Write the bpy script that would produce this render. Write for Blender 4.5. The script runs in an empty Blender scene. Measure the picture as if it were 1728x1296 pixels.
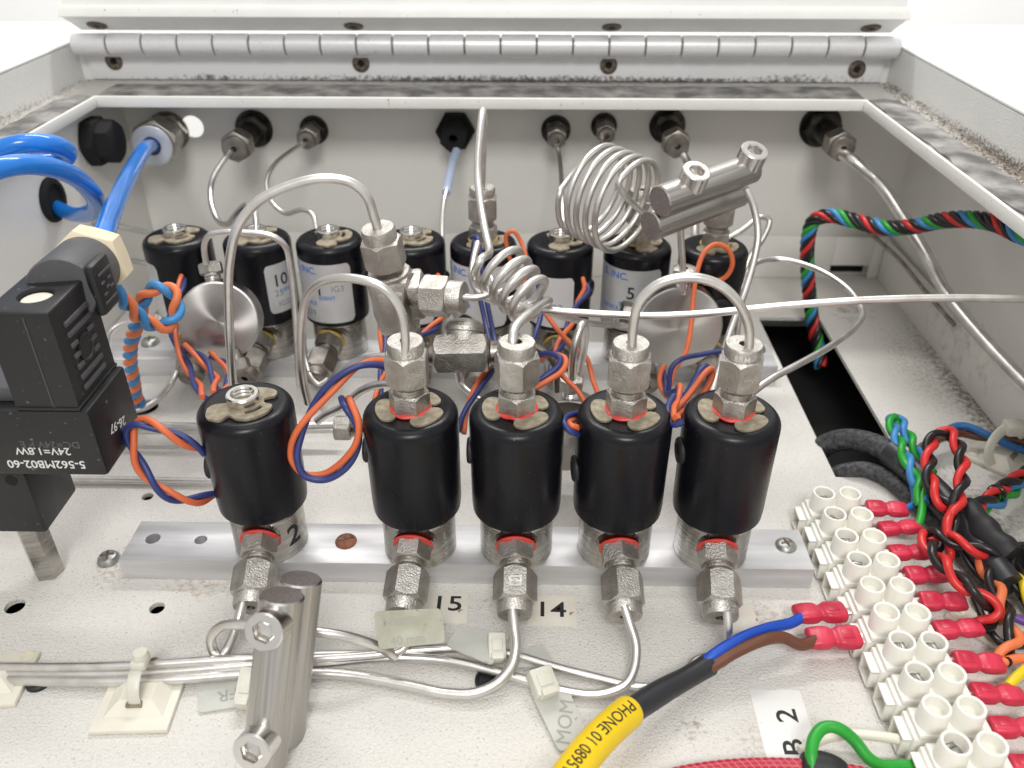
import bpy, bmesh, math, random
from mathutils import Vector, Matrix, Euler
random.seed(7)
S = 0.001                      # everything below is written in millimetres
C = bpy.context.scene.collection
SC = bpy.context.scene

# ------------------------------------------------------------------ camera
F_PX, CX, CY = 1420.0, 864.0, 648.0
CAM = Vector((0, 0, 289.0))
PITCH, YAW = math.radians(32.5), math.radians(1.1)
FW = Vector((-math.sin(YAW)*math.cos(PITCH), math.cos(YAW)*math.cos(PITCH), -math.sin(PITCH)))
RT = Vector((math.cos(YAW), math.sin(YAW), 0))
UP = RT.cross(FW)
cam_d = bpy.data.cameras.new('camera')
cam_d.sensor_width = 36.0
cam_d.lens = F_PX/1728*36
cam_d.clip_start = 0.005
cam_d.clip_end = 20
cam_d.dof.use_dof = True
cam_d.dof.focus_distance = 0.372
cam_d.dof.aperture_fstop = 11.0
cam = bpy.data.objects.new('camera', cam_d)
C.objects.link(cam)
m3 = Matrix((RT, UP, -FW)).transposed()
cam.matrix_world = Matrix.Translation(CAM*S) @ m3.to_4x4()
SC.camera = cam

# ------------------------------------------------------------------ light
w = bpy.data.worlds.new('World'); SC.world = w
w.use_nodes = True
bg = w.node_tree.nodes['Background']
bg.inputs[0].default_value = (1.0, 0.985, 0.965, 1)
bg.inputs[1].default_value = 0.70
SC.view_settings.view_transform = 'Standard'
SC.view_settings.look = 'None'
SC.view_settings.exposure = 0.0
SC.view_settings.gamma = 1.0

def area(name, loc, target, sx, sy, watt, col=(1, 1, 1)):
    l = bpy.data.lights.new(name, 'AREA'); l.shape = 'RECTANGLE'
    l.size = sx*S; l.size_y = sy*S; l.energy = watt; l.color = col
    o = bpy.data.objects.new(name, l); C.objects.link(o)
    o.location = Vector(loc)*S
    o.rotation_euler = (Vector(target)-Vector(loc)).to_track_quat('-Z', 'Y').to_euler()
    return o
area('ceiling_panel', (-60, 260, 1800), (0, 330, 0), 1000, 650, 3.5, (1.0, 0.98, 0.95))
area('lamp_behind_viewer', (40, -720, 1180), (0, 450, 60), 480, 320, 11.0, (1.0, 0.985, 0.96))
area('added_backdrop_light', (0, 1250, 1500), (0, 1900, 500), 1200, 300, 42, (1.0, 0.98, 0.96))  # added light that whitens the plain wall behind the case

# ------------------------------------------------------------------ photo ray helpers (place things on known planes)
def ray(x, y): return FW*F_PX + RT*(x-CX) - UP*(y-CY)
def UZ(x, y, z=0.0):
    d = ray(x, y); return CAM + d*((z-CAM.z)/d.z)
def UY(x, y, Y):
    d = ray(x, y); return CAM + d*((Y-CAM.y)/d.y)
def UX(x, y, X):
    d = ray(x, y); return CAM + d*((X-CAM.x)/d.x)
def PY(*pts): return [UY(*p) for p in pts]
def PZ(*pts): return [UZ(*p) for p in pts]

# ------------------------------------------------------------------ materials
MATS = {}
def mat(name, col, rough=0.5, metal=0.0, spec=0.5, bump=0.0, bscale=400.0, var=0.0, vscale=60.0, var_col=None,
        rvar=0.0, speck=0.0, speck_col=(0.6, 0.6, 0.58), speck_scale=900.0, trans=0.0, alpha=1.0, sss=0.0, stretch=None, coat=0.0, aniso=0.0, bdist=0.0004):
    if name in MATS: return MATS[name]
    m = bpy.data.materials.new(name); m.use_nodes = True
    nt = m.node_tree; N = nt.nodes; L = nt.links
    b = N['Principled BSDF']
    b.inputs['Base Color'].default_value = (*col, 1)
    b.inputs['Roughness'].default_value = rough
    b.inputs['Metallic'].default_value = metal
    b.inputs['Specular IOR Level'].default_value = spec
    b.inputs['Transmission Weight'].default_value = trans
    b.inputs['Alpha'].default_value = alpha
    b.inputs['Coat Weight'].default_value = coat
    if aniso: b.inputs['Anisotropic'].default_value = aniso
    if sss:
        b.inputs['Subsurface Weight'].default_value = sss
        b.inputs['Subsurface Radius'].default_value = (0.003, 0.002, 0.0015)
        b.inputs['Subsurface Scale'].default_value = 0.6
    tc = N.new('ShaderNodeTexCoord')
    src = tc.outputs['Object']
    if stretch:
        mp = N.new('ShaderNodeMapping'); mp.inputs['Scale'].default_value = stretch
        L.new(src, mp.inputs['Vector']); src = mp.outputs['Vector']
    def noise(scale, detail=4):
        n = N.new('ShaderNodeTexNoise'); n.inputs['Scale'].default_value = scale; n.inputs['Detail'].default_value = detail
        L.new(src, n.inputs['Vector']); return n
    colsock = None
    if var or var_col:
        n = noise(vscale)
        r = N.new('ShaderNodeValToRGB'); r.color_ramp.elements[0].position = 0.38; r.color_ramp.elements[1].position = 0.68
        c2 = var_col if var_col else tuple(max(0, c*(1-var)) for c in col)
        r.color_ramp.elements[0].color = (*c2, 1); r.color_ramp.elements[1].color = (*col, 1)
        L.new(n.outputs['Fac'], r.inputs['Fac']); colsock = r.outputs['Color']
    if speck:
        n = noise(speck_scale, 2)
        r = N.new('ShaderNodeValToRGB'); r.color_ramp.elements[0].position = 0.72-speck*0.1; r.color_ramp.elements[1].position = 0.80-speck*0.1
        L.new(n.outputs['Fac'], r.inputs['Fac'])
        mx = N.new('ShaderNodeMix'); mx.data_type = 'RGBA'
        L.new(r.outputs['Color'], mx.inputs[0])
        if colsock: L.new(colsock, mx.inputs[6])
        else: mx.inputs[6].default_value = (*col, 1)
        mx.inputs[7].default_value = (*speck_col, 1)
        colsock = mx.outputs[2]
    if colsock: L.new(colsock, b.inputs['Base Color'])
    if rvar:
        n = noise(vscale*1.7)
        mr = N.new('ShaderNodeMapRange'); mr.inputs[3].default_value = max(0.02, rough-rvar); mr.inputs[4].default_value = min(1, rough+rvar)
        L.new(n.outputs['Fac'], mr.inputs[0]); L.new(mr.outputs[0], b.inputs['Roughness'])
    if bump:
        n = noise(bscale, 5)
        bp = N.new('ShaderNodeBump'); bp.inputs['Strength'].default_value = bump; bp.inputs['Distance'].default_value = bdist
        L.new(n.outputs['Fac'], bp.inputs['Height']); L.new(bp.outputs['Normal'], b.inputs['Normal'])
    MATS[name] = m
    return m

def dirty_paint(name, base, blobs, grime=0.35, bump=0.35, bscale=420, org=(0, 0, 0), bdist=0.0004):
    """textured powder coat, fine specks everywhere and stains and dark patches at given places (object coordinates, mm)"""
    m = mat(name, base, rough=0.5, bump=bump, bscale=bscale, bdist=bdist)
    nt = m.node_tree; N = nt.nodes; L = nt.links; b = N['Principled BSDF']
    tc = [n for n in N if n.type == 'TEX_COORD'][0]
    def noise(scale, det=4, rough=0.55):
        n = N.new('ShaderNodeTexNoise'); n.inputs['Scale'].default_value = scale; n.inputs['Detail'].default_value = det
        n.inputs['Roughness'].default_value = rough
        L.new(tc.outputs['Object'], n.inputs['Vector']); return n.outputs['Fac']
    def ramp(s, a, c):
        r = N.new('ShaderNodeMapRange'); r.inputs[1].default_value = a; r.inputs[2].default_value = c; r.interpolation_type = 'SMOOTHSTEP'
        L.new(s, r.inputs[0]); return r.outputs[0]
    def math_(op, x, y):
        n = N.new('ShaderNodeMath'); n.operation = op; n.use_clamp = op != 'DISTANCE'
        for i, v in enumerate((x, y)):
            if isinstance(v, (int, float)): n.inputs[i].default_value = v
            else: L.new(v, n.inputs[i])
        return n.outputs[0]
    col = None
    def mix(fac, c):
        nonlocal col
        mx = N.new('ShaderNodeMix'); mx.data_type = 'RGBA'
        L.new(fac, mx.inputs[0])
        if col is None: mx.inputs[6].default_value = (*base, 1)
        else: L.new(col, mx.inputs[6])
        mx.inputs[7].default_value = (*c, 1); col = mx.outputs[2]
    # broad faint mottling and fine dark specks
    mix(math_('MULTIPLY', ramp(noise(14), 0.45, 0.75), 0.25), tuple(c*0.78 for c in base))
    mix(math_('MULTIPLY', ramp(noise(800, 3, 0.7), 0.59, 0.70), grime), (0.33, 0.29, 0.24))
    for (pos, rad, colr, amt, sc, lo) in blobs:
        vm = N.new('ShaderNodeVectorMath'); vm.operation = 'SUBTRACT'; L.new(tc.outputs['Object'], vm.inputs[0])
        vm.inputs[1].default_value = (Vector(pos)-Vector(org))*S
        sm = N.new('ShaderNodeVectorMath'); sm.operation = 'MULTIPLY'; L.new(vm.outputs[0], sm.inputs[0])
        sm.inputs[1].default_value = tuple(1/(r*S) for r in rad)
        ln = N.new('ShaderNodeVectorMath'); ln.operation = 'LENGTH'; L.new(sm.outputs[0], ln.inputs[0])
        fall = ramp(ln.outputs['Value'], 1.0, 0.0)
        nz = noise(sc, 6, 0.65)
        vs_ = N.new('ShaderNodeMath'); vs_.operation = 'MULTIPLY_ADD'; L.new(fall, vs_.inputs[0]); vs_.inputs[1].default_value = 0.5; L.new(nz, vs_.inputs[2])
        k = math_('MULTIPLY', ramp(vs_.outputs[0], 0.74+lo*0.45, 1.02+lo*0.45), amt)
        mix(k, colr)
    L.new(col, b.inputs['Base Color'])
    return m

FLOOR_BLOBS = [
    ((262, 480, 0), (60, 190, 30), (0.26, 0.22, 0.18), 0.5, 420, 0.26),
    ((275, 440, 0), (26, 260, 30), (0.10, 0.08, 0.065), 0.85, 300, 0.20),
    ((240, 560, 0), (60, 60, 30), (0.13, 0.115, 0.10), 0.6, 160, 0.3),  # dark patch towards the back right of the floor
    ((232, 330, 0), (60, 120, 30), (0.22, 0.19, 0.16), 0.75, 260, 0.25),
    ((215, 250, 0), (60, 120, 30), (0.15, 0.13, 0.11), 0.7, 260, 0.3),
    ((-150, 275, 0), (60, 25, 20), (0.36, 0.22, 0.12), 0.55, 330, 0.34),
    ((-195, 285, 0), (40, 50, 20), (0.33, 0.24, 0.15), 0.5, 400, 0.34),
    ((5, 268, 0), (120, 22, 20), (0.30, 0.26, 0.22), 0.6, 420, 0.36),
    ((108, 265, 0), (40, 28, 20), (0.36, 0.27, 0.17), 0.6, 380, 0.36),
    ((66, 205, 0), (22, 18, 20), (0.18, 0.14, 0.10), 0.7, 330, 0.36),
    ((90, 200, 0), (35, 45, 20), (0.40, 0.33, 0.24), 0.55, 500, 0.36),
    ((-140, 240, 0), (90, 40, 20), (0.45, 0.40, 0.34), 0.4, 600, 0.38),
    ((-240, 400, 0), (70, 120, 20), (0.35, 0.32, 0.28), 0.5, 160, 0.38),
]
M = {}
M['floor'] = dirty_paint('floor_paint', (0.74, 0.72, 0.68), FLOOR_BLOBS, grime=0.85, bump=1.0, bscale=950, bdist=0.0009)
M['wall'] = dirty_paint('grey_wall_paint', (0.81, 0.795, 0.755), [
    ((282, 480, 20), (30, 180, 60), (0.30, 0.27, 0.24), 0.55, 160, 0.34)], grime=0.12, bump=0.25, org=(0, 300, -50))
M['rim'] = dirty_paint('rim_paint', (0.76, 0.76, 0.74), [
    ((256, 430, 149), (22, 300, 9), (0.17, 0.13, 0.095), 0.95, 520, 0.16),
    ((-323, 450, 149), (18, 300, 8), (0.22, 0.19, 0.15), 0.85, 460, 0.22),
    ((0, 625, 147), (420, 14, 5.5), (0.10, 0.09, 0.085), 0.9, 360, 0.22), ((-30, 300, 147), (900, 900, 2.0), (0.36, 0.34, 0.31), 0.8, 200, 0.1)], grime=0.4, bump=0.9, bscale=1100, org=(0, 300, -50))
M['gutter'] = dirty_paint('gutter_paint', (0.50, 0.485, 0.455), [((256, 430, 147), (30, 300, 12), (0.17, 0.13, 0.095), 0.9, 420, 0.05), ((-323, 450, 147), (30, 300, 12), (0.25, 0.21, 0.17), 0.8, 420, 0.12), ((0, 628, 147), (420, 20, 12), (0.14, 0.125, 0.115), 0.85, 300, 0.1)], grime=0.8, bump=1.0, bscale=900, bdist=0.0008, org=(0, 300, -50))
M['lid'] = mat('lid_paint', (0.78, 0.785, 0.765), 0.45, bump=0.2, bscale=700, var=0.06, vscale=30)
M['lip'] = mat('lip_paint', (0.82, 0.815, 0.78), 0.45, bump=0.25, bscale=500, var=0.05, vscale=40, speck=0.2, speck_col=(0.35, 0.31, 0.26), speck_scale=350)
M['gasket'] = mat('gasket_foam', (0.36, 0.35, 0.335), 0.95, bump=1.0, bscale=900, var_col=(0.12, 0.116, 0.113), vscale=60, speck=0.3, speck_col=(0.10, 0.09, 0.085), speck_scale=300)
M['hinge'] = mat('hinge_zinc', (0.76, 0.76, 0.765), 0.36, metal=0.3, bump=0.05, bscale=900, var=0.05, vscale=420, rvar=0.08, speck=0.15, speck_col=(0.25, 0.2, 0.16), speck_scale=500)
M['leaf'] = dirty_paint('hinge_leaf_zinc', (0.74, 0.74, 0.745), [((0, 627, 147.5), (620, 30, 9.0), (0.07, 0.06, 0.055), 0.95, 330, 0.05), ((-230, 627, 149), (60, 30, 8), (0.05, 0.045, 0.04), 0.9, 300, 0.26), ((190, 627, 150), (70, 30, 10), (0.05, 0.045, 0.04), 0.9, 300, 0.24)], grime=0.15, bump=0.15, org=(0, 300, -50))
M['old_screw'] = mat('old_screw_steel', (0.22, 0.185, 0.15), 0.5, metal=0.7, var_col=(0.10, 0.075, 0.055), vscale=500, bump=0.2)
M['black_void'] = mat('black_void', (0.006, 0.006, 0.006), 0.9)
M['coil'] = mat('black_epoxy', (0.005, 0.005, 0.0078), 0.30, spec=0.30, bump=0.05, bscale=260, speck=0.15, speck_col=(0.10, 0.095, 0.09), speck_scale=900, rvar=0.12, vscale=32)
M['rubber'] = mat('black_rubber', (0.014, 0.014, 0.016), 0.55, bump=0.15, bscale=300)
M['clip'] = mat('khaki_clip', (0.36, 0.315, 0.23), 0.62, metal=0.15, bump=0.25, bscale=1100, var_col=(0.22, 0.185, 0.13), vscale=320)
M['body'] = mat('machined_steel', (0.54, 0.52, 0.49), 0.27, metal=1.0, bump=0.06, bscale=80, stretch=(1, 1, 9), var_col=(0.40, 0.38, 0.35), vscale=60, rvar=0.08)
M['steel'] = mat('satin_steel_tube', (0.80, 0.785, 0.76), 0.36, metal=1.0, var_col=(0.64, 0.62, 0.59), vscale=90, rvar=0.1, bump=0.10, bscale=700)
M['nickel'] = mat('cast_fitting_steel', (0.62, 0.60, 0.57), 0.36, metal=1.0, bump=0.6, bscale=1300, bdist=0.0007, var_col=(0.44, 0.415, 0.375), vscale=160, rvar=0.12)
M['darkfit'] = mat('blackened_fitting', (0.10, 0.09, 0.08), 0.4, metal=0.9, bump=0.35, bscale=800, var_col=(0.03, 0.027, 0.024), vscale=120, rvar=0.1)
M['dullfit'] = mat('tarnished_fitting', (0.44, 0.41, 0.375), 0.38, metal=1.0, bump=0.35, bscale=800, var_col=(0.26, 0.235, 0.21), vscale=120, rvar=0.12)
M['rod'] = mat('brushed_rod_steel', (0.56, 0.54, 0.515), 0.36, metal=1.0, bump=0.10, bscale=900, var=0.30, vscale=700, rvar=0.08, stretch=(1, 1, 0.02))
M['polish'] = mat('polished_cap', (0.72, 0.70, 0.675), 0.24, metal=1.0, bump=0.04, bscale=400, rvar=0.08)
M['disc'] = mat('turned_steel', (0.52, 0.505, 0.485), 0.34, metal=1.0, aniso=0.92, bump=0.02, bscale=300, rvar=0.06)
_nt = M['disc'].node_tree; _tg = _nt.nodes.new('ShaderNodeTangent'); _tg.direction_type = 'RADIAL'; _tg.axis = 'Z'
_nt.links.new(_tg.outputs[0], _nt.nodes['Principled BSDF'].inputs['Tangent'])
M['alu'] = mat('brushed_aluminium', (0.50, 0.50, 0.505), 0.45, metal=0.6, bump=0.25, bscale=120, stretch=(0.12, 1, 1), var_col=(0.70, 0.70, 0.71), vscale=110, rvar=0.08)
M['zinc'] = mat('zinc_screw', (0.50, 0.51, 0.49), 0.42, metal=0.9, bump=0.2, bscale=600, var_col=(0.32, 0.32, 0.30), vscale=300)
M['rust'] = mat('rusty_screw', (0.34, 0.13, 0.07), 0.8, bump=0.6, bscale=600, var_col=(0.19, 0.075, 0.045), vscale=300)
M['seal'] = mat('red_sealant', (0.72, 0.065, 0.05), 0.40, bump=0.4, bscale=300, var=0.25, vscale=250, sss=0.1)
M['yellowseal'] = mat('amber_gasket', (0.42, 0.30, 0.08), 0.4)
M['orange'] = mat('orange_wire', (0.72, 0.155, 0.055), 0.45, bump=0.05, bscale=500, var=0.12, vscale=120)
M['navy'] = mat('navy_wire', (0.030, 0.045, 0.19), 0.42, bump=0.05, bscale=500, var=0.2, vscale=120)
M['sky'] = mat('sky_blue_wire', (0.055, 0.27, 0.60), 0.42, var=0.15, vscale=120)
M['orange2'] = mat('pale_orange_wire', (0.84, 0.215, 0.075), 0.45, var=0.12, vscale=120)
M['hose'] = mat('blue_hose', (0.010, 0.20, 0.70), 0.24, coat=0.3, sss=0.06, var=0.12, vscale=50)
M['palehose'] = mat('pale_blue_sleeve', (0.50, 0.60, 0.78), 0.4)
M['palehose2'] = mat('pale_gland_face', (0.62, 0.66, 0.74), 0.35, metal=0.4)
M['cream'] = mat('cream_nylon', (0.80, 0.70, 0.50), 0.45, sss=0.15, var=0.1, vscale=60)
M['blackplastic'] = mat('black_plastic', (0.012, 0.012, 0.013), 0.42, bump=0.10, bscale=900, speck=0.35, speck_col=(0.14, 0.13, 0.12), speck_scale=400, rvar=0.1)
M['greyplastic'] = mat('dark_grey_plastic', (0.075, 0.075, 0.082), 0.5, bump=0.15, bscale=800, speck=0.4, speck_col=(0.2, 0.19, 0.18))
M['print_white'] = mat('white_print', (0.72, 0.72, 0.70), 0.6)
M['print_faint'] = mat('faded_print', (0.10, 0.10, 0.10), 0.6)
M['print_black'] = mat('black_print', (0.012, 0.012, 0.014), 0.6)
M['print_blue'] = mat('blue_print', (0.03, 0.16, 0.55), 0.6)
M['print_grey'] = mat('grey_print', (0.22, 0.22, 0.22), 0.6)
M['print_pencil'] = mat('pencil_handwriting', (0.33, 0.33, 0.30), 0.6)
M['foil'] = mat('silver_foil_label', (0.66, 0.665, 0.675), 0.42, metal=0.45, var_col=(0.56, 0.565, 0.575), vscale=50, bump=0.05, bscale=150)
M['foilwhite'] = mat('pale_label', (0.66, 0.655, 0.66), 0.5, metal=0.1, var=0.06, vscale=50)
M['paper'] = mat('aged_paper_label', (0.77, 0.745, 0.68), 0.6, var_col=(0.71, 0.67, 0.58), vscale=90, speck=0.5, speck_col=(0.30, 0.16, 0.08), speck_scale=170)
M['paperwhite'] = mat('white_paper_label', (0.82, 0.82, 0.80), 0.6, var=0.04, vscale=40, speck=0.3, speck_col=(0.5, 0.47, 0.42), speck_scale=250)
M['tag'] = mat('translucent_tag', (0.70, 0.71, 0.66), 0.45, alpha=0.72, var=0.12, vscale=70, speck=0.5, speck_col=(0.42, 0.38, 0.28), speck_scale=240)
M['tagdirty'] = mat('grimy_translucent_tag', (0.52, 0.53, 0.44), 0.5, alpha=0.88, var_col=(0.38, 0.37, 0.28), vscale=90, speck=0.8, speck_col=(0.25, 0.22, 0.15), speck_scale=260)
M['nylon'] = mat('natural_nylon', (0.78, 0.75, 0.65), 0.42, sss=0.25, var=0.08, vscale=60)
M['nylonclear'] = mat('milky_nylon', (0.72, 0.71, 0.62), 0.38, sss=0.3, var=0.1, vscale=90)
M['terminal'] = mat('white_polyamide', (0.86, 0.845, 0.78), 0.38, sss=0.2, var=0.03, vscale=60, speck=0.15, speck_col=(0.5, 0.46, 0.4), speck_scale=300)
M['termscrew'] = mat('terminal_screw', (0.42, 0.41, 0.39), 0.4, metal=1.0, var=0.3, vscale=300)
M['crimp'] = mat('red_crimp_sleeve', (0.68, 0.045, 0.095), 0.36, sss=0.25, bump=0.06, bscale=250, var_col=(0.50, 0.018, 0.05), vscale=110)
M['brown'] = mat('brown_wire', (0.165, 0.058, 0.030), 0.45, var=0.2, vscale=90)
M['blue'] = mat('blue_wire', (0.010, 0.085, 0.56), 0.40, var=0.15, vscale=90)
M['blue2'] = mat('mid_blue_wire', (0.030, 0.17, 0.46), 0.40, var=0.15, vscale=90)
M['shrink'] = mat('black_heat_shrink', (0.022, 0.023, 0.027), 0.40, bump=0.12, bscale=200, rvar=0.1)
M['yellow'] = mat('yellow_sleeve', (0.86, 0.60, 0.012), 0.42, bump=0.05, bscale=200, var=0.08, vscale=60)
M['green'] = mat('green_wire', (0.020, 0.36, 0.035), 0.38, var=0.15, vscale=90)
M['red'] = mat('red_wire', (0.66, 0.030, 0.030), 0.36, var=0.12, vscale=90)
M['blackwire'] = mat('black_wire', (0.016, 0.014, 0.015), 0.30, var=0.2, vscale=90)
M['purple'] = mat('purple_wire', (0.16, 0.06, 0.30), 0.4)
M['yellowwire'] = mat('yellow_wire', (0.80, 0.60, 0.02), 0.38)
M['whitewire'] = mat('white_wire', (0.76, 0.72, 0.62), 0.45)
M['braid'] = mat('grey_braid_sleeve', (0.085, 0.088, 0.095), 0.6, bump=0.9, bscale=420, var_col=(0.022, 0.022, 0.025), vscale=420)
M['redbraid'] = mat('red_braided_cable', (0.42, 0.012, 0.035), 0.35, bump=0.3, bscale=500)
M['redbraid2'] = mat('pink_braid_thread', (0.62, 0.10, 0.14), 0.4)
M['roomwall'] = mat('room_wall_paint', (0.86, 0.86, 0.85), 0.7, var=0.02, vscale=2)

# ------------------------------------------------------------------ mesh tools
def frame(o, d, hint=(0, 0, 1)):
    z = Vector(d).normalized(); h = Vector(hint)
    if abs(z.dot(h.normalized())) > 0.98: h = Vector((0, 1, 0))
    x = h.cross(z).normalized(); y = z.cross(x)
    m = Matrix((x, y, z)).transposed().to_4x4(); m.translation = Vector(o)
    return m
I4 = Matrix.Identity(4)

class MB:
    def __init__(s): s.bm = bmesh.new()
    def ring(s, pts): return [s.bm.verts.new(p) for p in pts]
    def face(s, vs):
        try: return s.bm.faces.new(vs)
        except ValueError: return None
    def bridge(s, a, b):
        n = len(a)
        for i in range(n): s.face([a[i], a[(i+1) % n], b[(i+1) % n], b[i]])
    def lathe(s, prof, n=32, m=I4, caps=True):
        rings = []
        for r, z in prof:
            rings.append(s.ring([m @ Vector((r*math.cos(2*math.pi*i/n), r*math.sin(2*math.pi*i/n), z)) for i in range(n)]))
        for a, b in zip(rings, rings[1:]): s.bridge(a, b)
        if caps:
            s.face(list(reversed(rings[0]))); s.face(rings[-1])
        return s
    def hexnut(s, af, z0, z1, m=I4, ch0=True, ch1=True, k=0.42, hole=0, seg=8, sides=6):
        n = sides*seg; a = af/2; rc = a*0.95
        def R(i):
            t = (i % seg)/seg*(2*math.pi/sides) - math.pi/sides
            return a/math.cos(t)
        def pt(r, i, z):
            t = 2*math.pi*i/n
            return m @ Vector((r*math.cos(t), r*math.sin(t), z))
        rows = []
        if ch0:
            rows.append([pt(rc, i, z0) for i in range(n)])
            rows.append([pt(R(i), i, z0+(R(i)-rc)*k) for i in range(n)])
        else: rows.append([pt(R(i), i, z0) for i in range(n)])
        if ch1:
            rows.append([pt(R(i), i, z1-(R(i)-rc)*k) for i in range(n)])
            rows.append([pt(rc, i, z1) for i in range(n)])
        else: rows.append([pt(R(i), i, z1) for i in range(n)])
        if hole:
            rows.insert(0, [pt(hole, i, z0) for i in range(n)])
            rows.append([pt(hole, i, z1) for i in range(n)])
        rg = [s.ring(r) for r in rows]
        for a_, b_ in zip(rg, rg[1:]): s.bridge(a_, b_)
        if hole: s.bridge(rg[-1], rg[0])
        else: s.face(list(reversed(rg[0]))); s.face(rg[-1])
        return s
    def box(s, c, size, bev=0.0, m=I4, seg=2):
        t = bmesh.new(); bmesh.ops.create_cube(t, size=1)
        for v in t.verts: v.co = Vector((v.co.x*size[0], v.co.y*size[1], v.co.z*size[2]))
        if bev: bmesh.ops.bevel(t, geom=t.edges[:], offset=bev, segments=seg, profile=0.5, affect='EDGES')
        s.merge(t, m @ Matrix.Translation(Vector(c))); return s
    def merge(s, t, m=I4):
        mp = {}
        for v in t.verts: mp[v] = s.bm.verts.new(m @ v.co)
        for f in t.faces: s.face([mp[v] for v in f.verts])
        t.free()
    def prism(s, poly, z0, z1, m=I4, bev=0.0):
        t = bmesh.new()
        vs = [t.verts.new((p[0], p[1], z0)) for p in poly]
        f = t.faces.new(vs)
        r = bmesh.ops.extrude_face_region(t, geom=[f])
        for v in [g for g in r['geom'] if isinstance(g, bmesh.types.BMVert)]: v.co.z = z1
        bmesh.ops.recalc_face_normals(t, faces=t.faces[:])
        if bev: bmesh.ops.bevel(t, geom=t.edges[:], offset=bev, segments=2, profile=0.5, affect='EDGES')
        s.merge(t, m); return s
    def sweep(s, pts, r, n=12, caps=True, sx=1.0, sy=1.0, hint=None):
        fr = frames(pts, hint); N_ = len(pts); rows = []
        for j, (p, (u, v)) in enumerate(zip(pts, fr)):
            rr = r(j/(N_-1)) if callable(r) else r
            rows.append(s.ring([p + u*(rr*sx*math.cos(2*math.pi*i/n)) + v*(rr*sy*math.sin(2*math.pi*i/n)) for i in range(n)]))
        for a, b in zip(rows, rows[1:]): s.bridge(a, b)
        if caps: s.face(list(reversed(rows[0]))); s.face(rows[-1])
        return s
    def mesh(s, name, sharp=32, off=None):
        bmesh.ops.recalc_face_normals(s.bm, faces=s.bm.faces[:])
        if off is None: off = Vector((0, 0, 0))
        for v in s.bm.verts: v.co = (v.co-off)*S
        me = bpy.data.meshes.new(name); s.bm.to_mesh(me); s.bm.free()
        me.shade_smooth()
        if sharp < 180: me.set_sharp_from_angle(angle=math.radians(sharp))
        return me

def frames(pts, hint=None):
    n = len(pts); out = []
    T = [(pts[min(i+1, n-1)]-pts[max(i-1, 0)]).normalized() for i in range(n)]
    h = Vector(hint) if hint is not None else Vector((0.13, 0.27, 0.95))
    if abs(h.normalized().dot(T[0])) > 0.95: h = Vector((0.9, 0.3, 0.1))
    u = (h - T[0]*h.dot(T[0])).normalized()
    for i in range(n):
        if i:
            ax = T[i-1].cross(T[i]); 
            if ax.length > 1e-7:
                u = Matrix.Rotation(T[i-1].angle(T[i]), 3, ax) @ u
            u = (u - T[i]*u.dot(T[i])).normalized()
        out.append((u, T[i].cross(u)))
    return out

def smooth(pts, k=8):
    pts = [Vector(p) for p in pts]
    if len(pts) < 3:
        return [pts[0].lerp(pts[-1], i/(k)) for i in range(k+1)]
    P_ = [pts[0]*2-pts[1]] + pts + [pts[-1]*2-pts[-2]]
    out = []
    for i in range(1, len(P_)-2):
        p0, p1, p2, p3 = P_[i-1:i+3]
        t0 = 0; t1 = t0+max((p1-p0).length, 1e-4)**0.5; t2 = t1+max((p2-p1).length, 1e-4)**0.5; t3 = t2+max((p3-p2).length, 1e-4)**0.5
        for q in range(k):
            t = t1+(t2-t1)*q/k
            a1 = p0*((t1-t)/(t1-t0))+p1*((t-t0)/(t1-t0)); a2 = p1*((t2-t)/(t2-t1))+p2*((t-t1)/(t2-t1)); a3 = p2*((t3-t)/(t3-t2))+p3*((t-t2)/(t3-t2))
            b1 = a1*((t2-t)/(t2-t0))+a2*((t-t0)/(t2-t0)); b2 = a2*((t3-t)/(t3-t1))+a3*((t-t1)/(t3-t1))
            out.append(b1*((t2-t)/(t2-t1))+b2*((t-t1)/(t2-t1)))
    out.append(pts[-1]); return out

def resample(pts, step):
    L_ = [0.0]
    for a, b in zip(pts, pts[1:]): L_.append(L_[-1]+(b-a).length)
    n = max(2, int(L_[-1]/step)); out = []; j = 0
    for i in range(n+1):
        s_ = L_[-1]*i/n
        while j < len(L_)-2 and L_[j+1] < s_: j += 1
        t = (s_-L_[j])/max(1e-6, L_[j+1]-L_[j]); out.append(pts[j].lerp(pts[j+1], min(1, t)))
    return out, L_[-1]

def strands(pts, k, off, pitch, phase=0.0, step=1.2):
    """k strands wound round one centre line"""
    c, L_ = resample(smooth(pts), step); fr = frames(c); n = len(c); res = []
    for q in range(k):
        res.append([c[i] + fr[i][0]*off*math.cos(2*math.pi*(L_*i/(n-1)/pitch)+phase+2*math.pi*q/k)
                         + fr[i][1]*off*math.sin(2*math.pi*(L_*i/(n-1)/pitch)+phase+2*math.pi*q/k) for i in range(n)])
    return res

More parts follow.
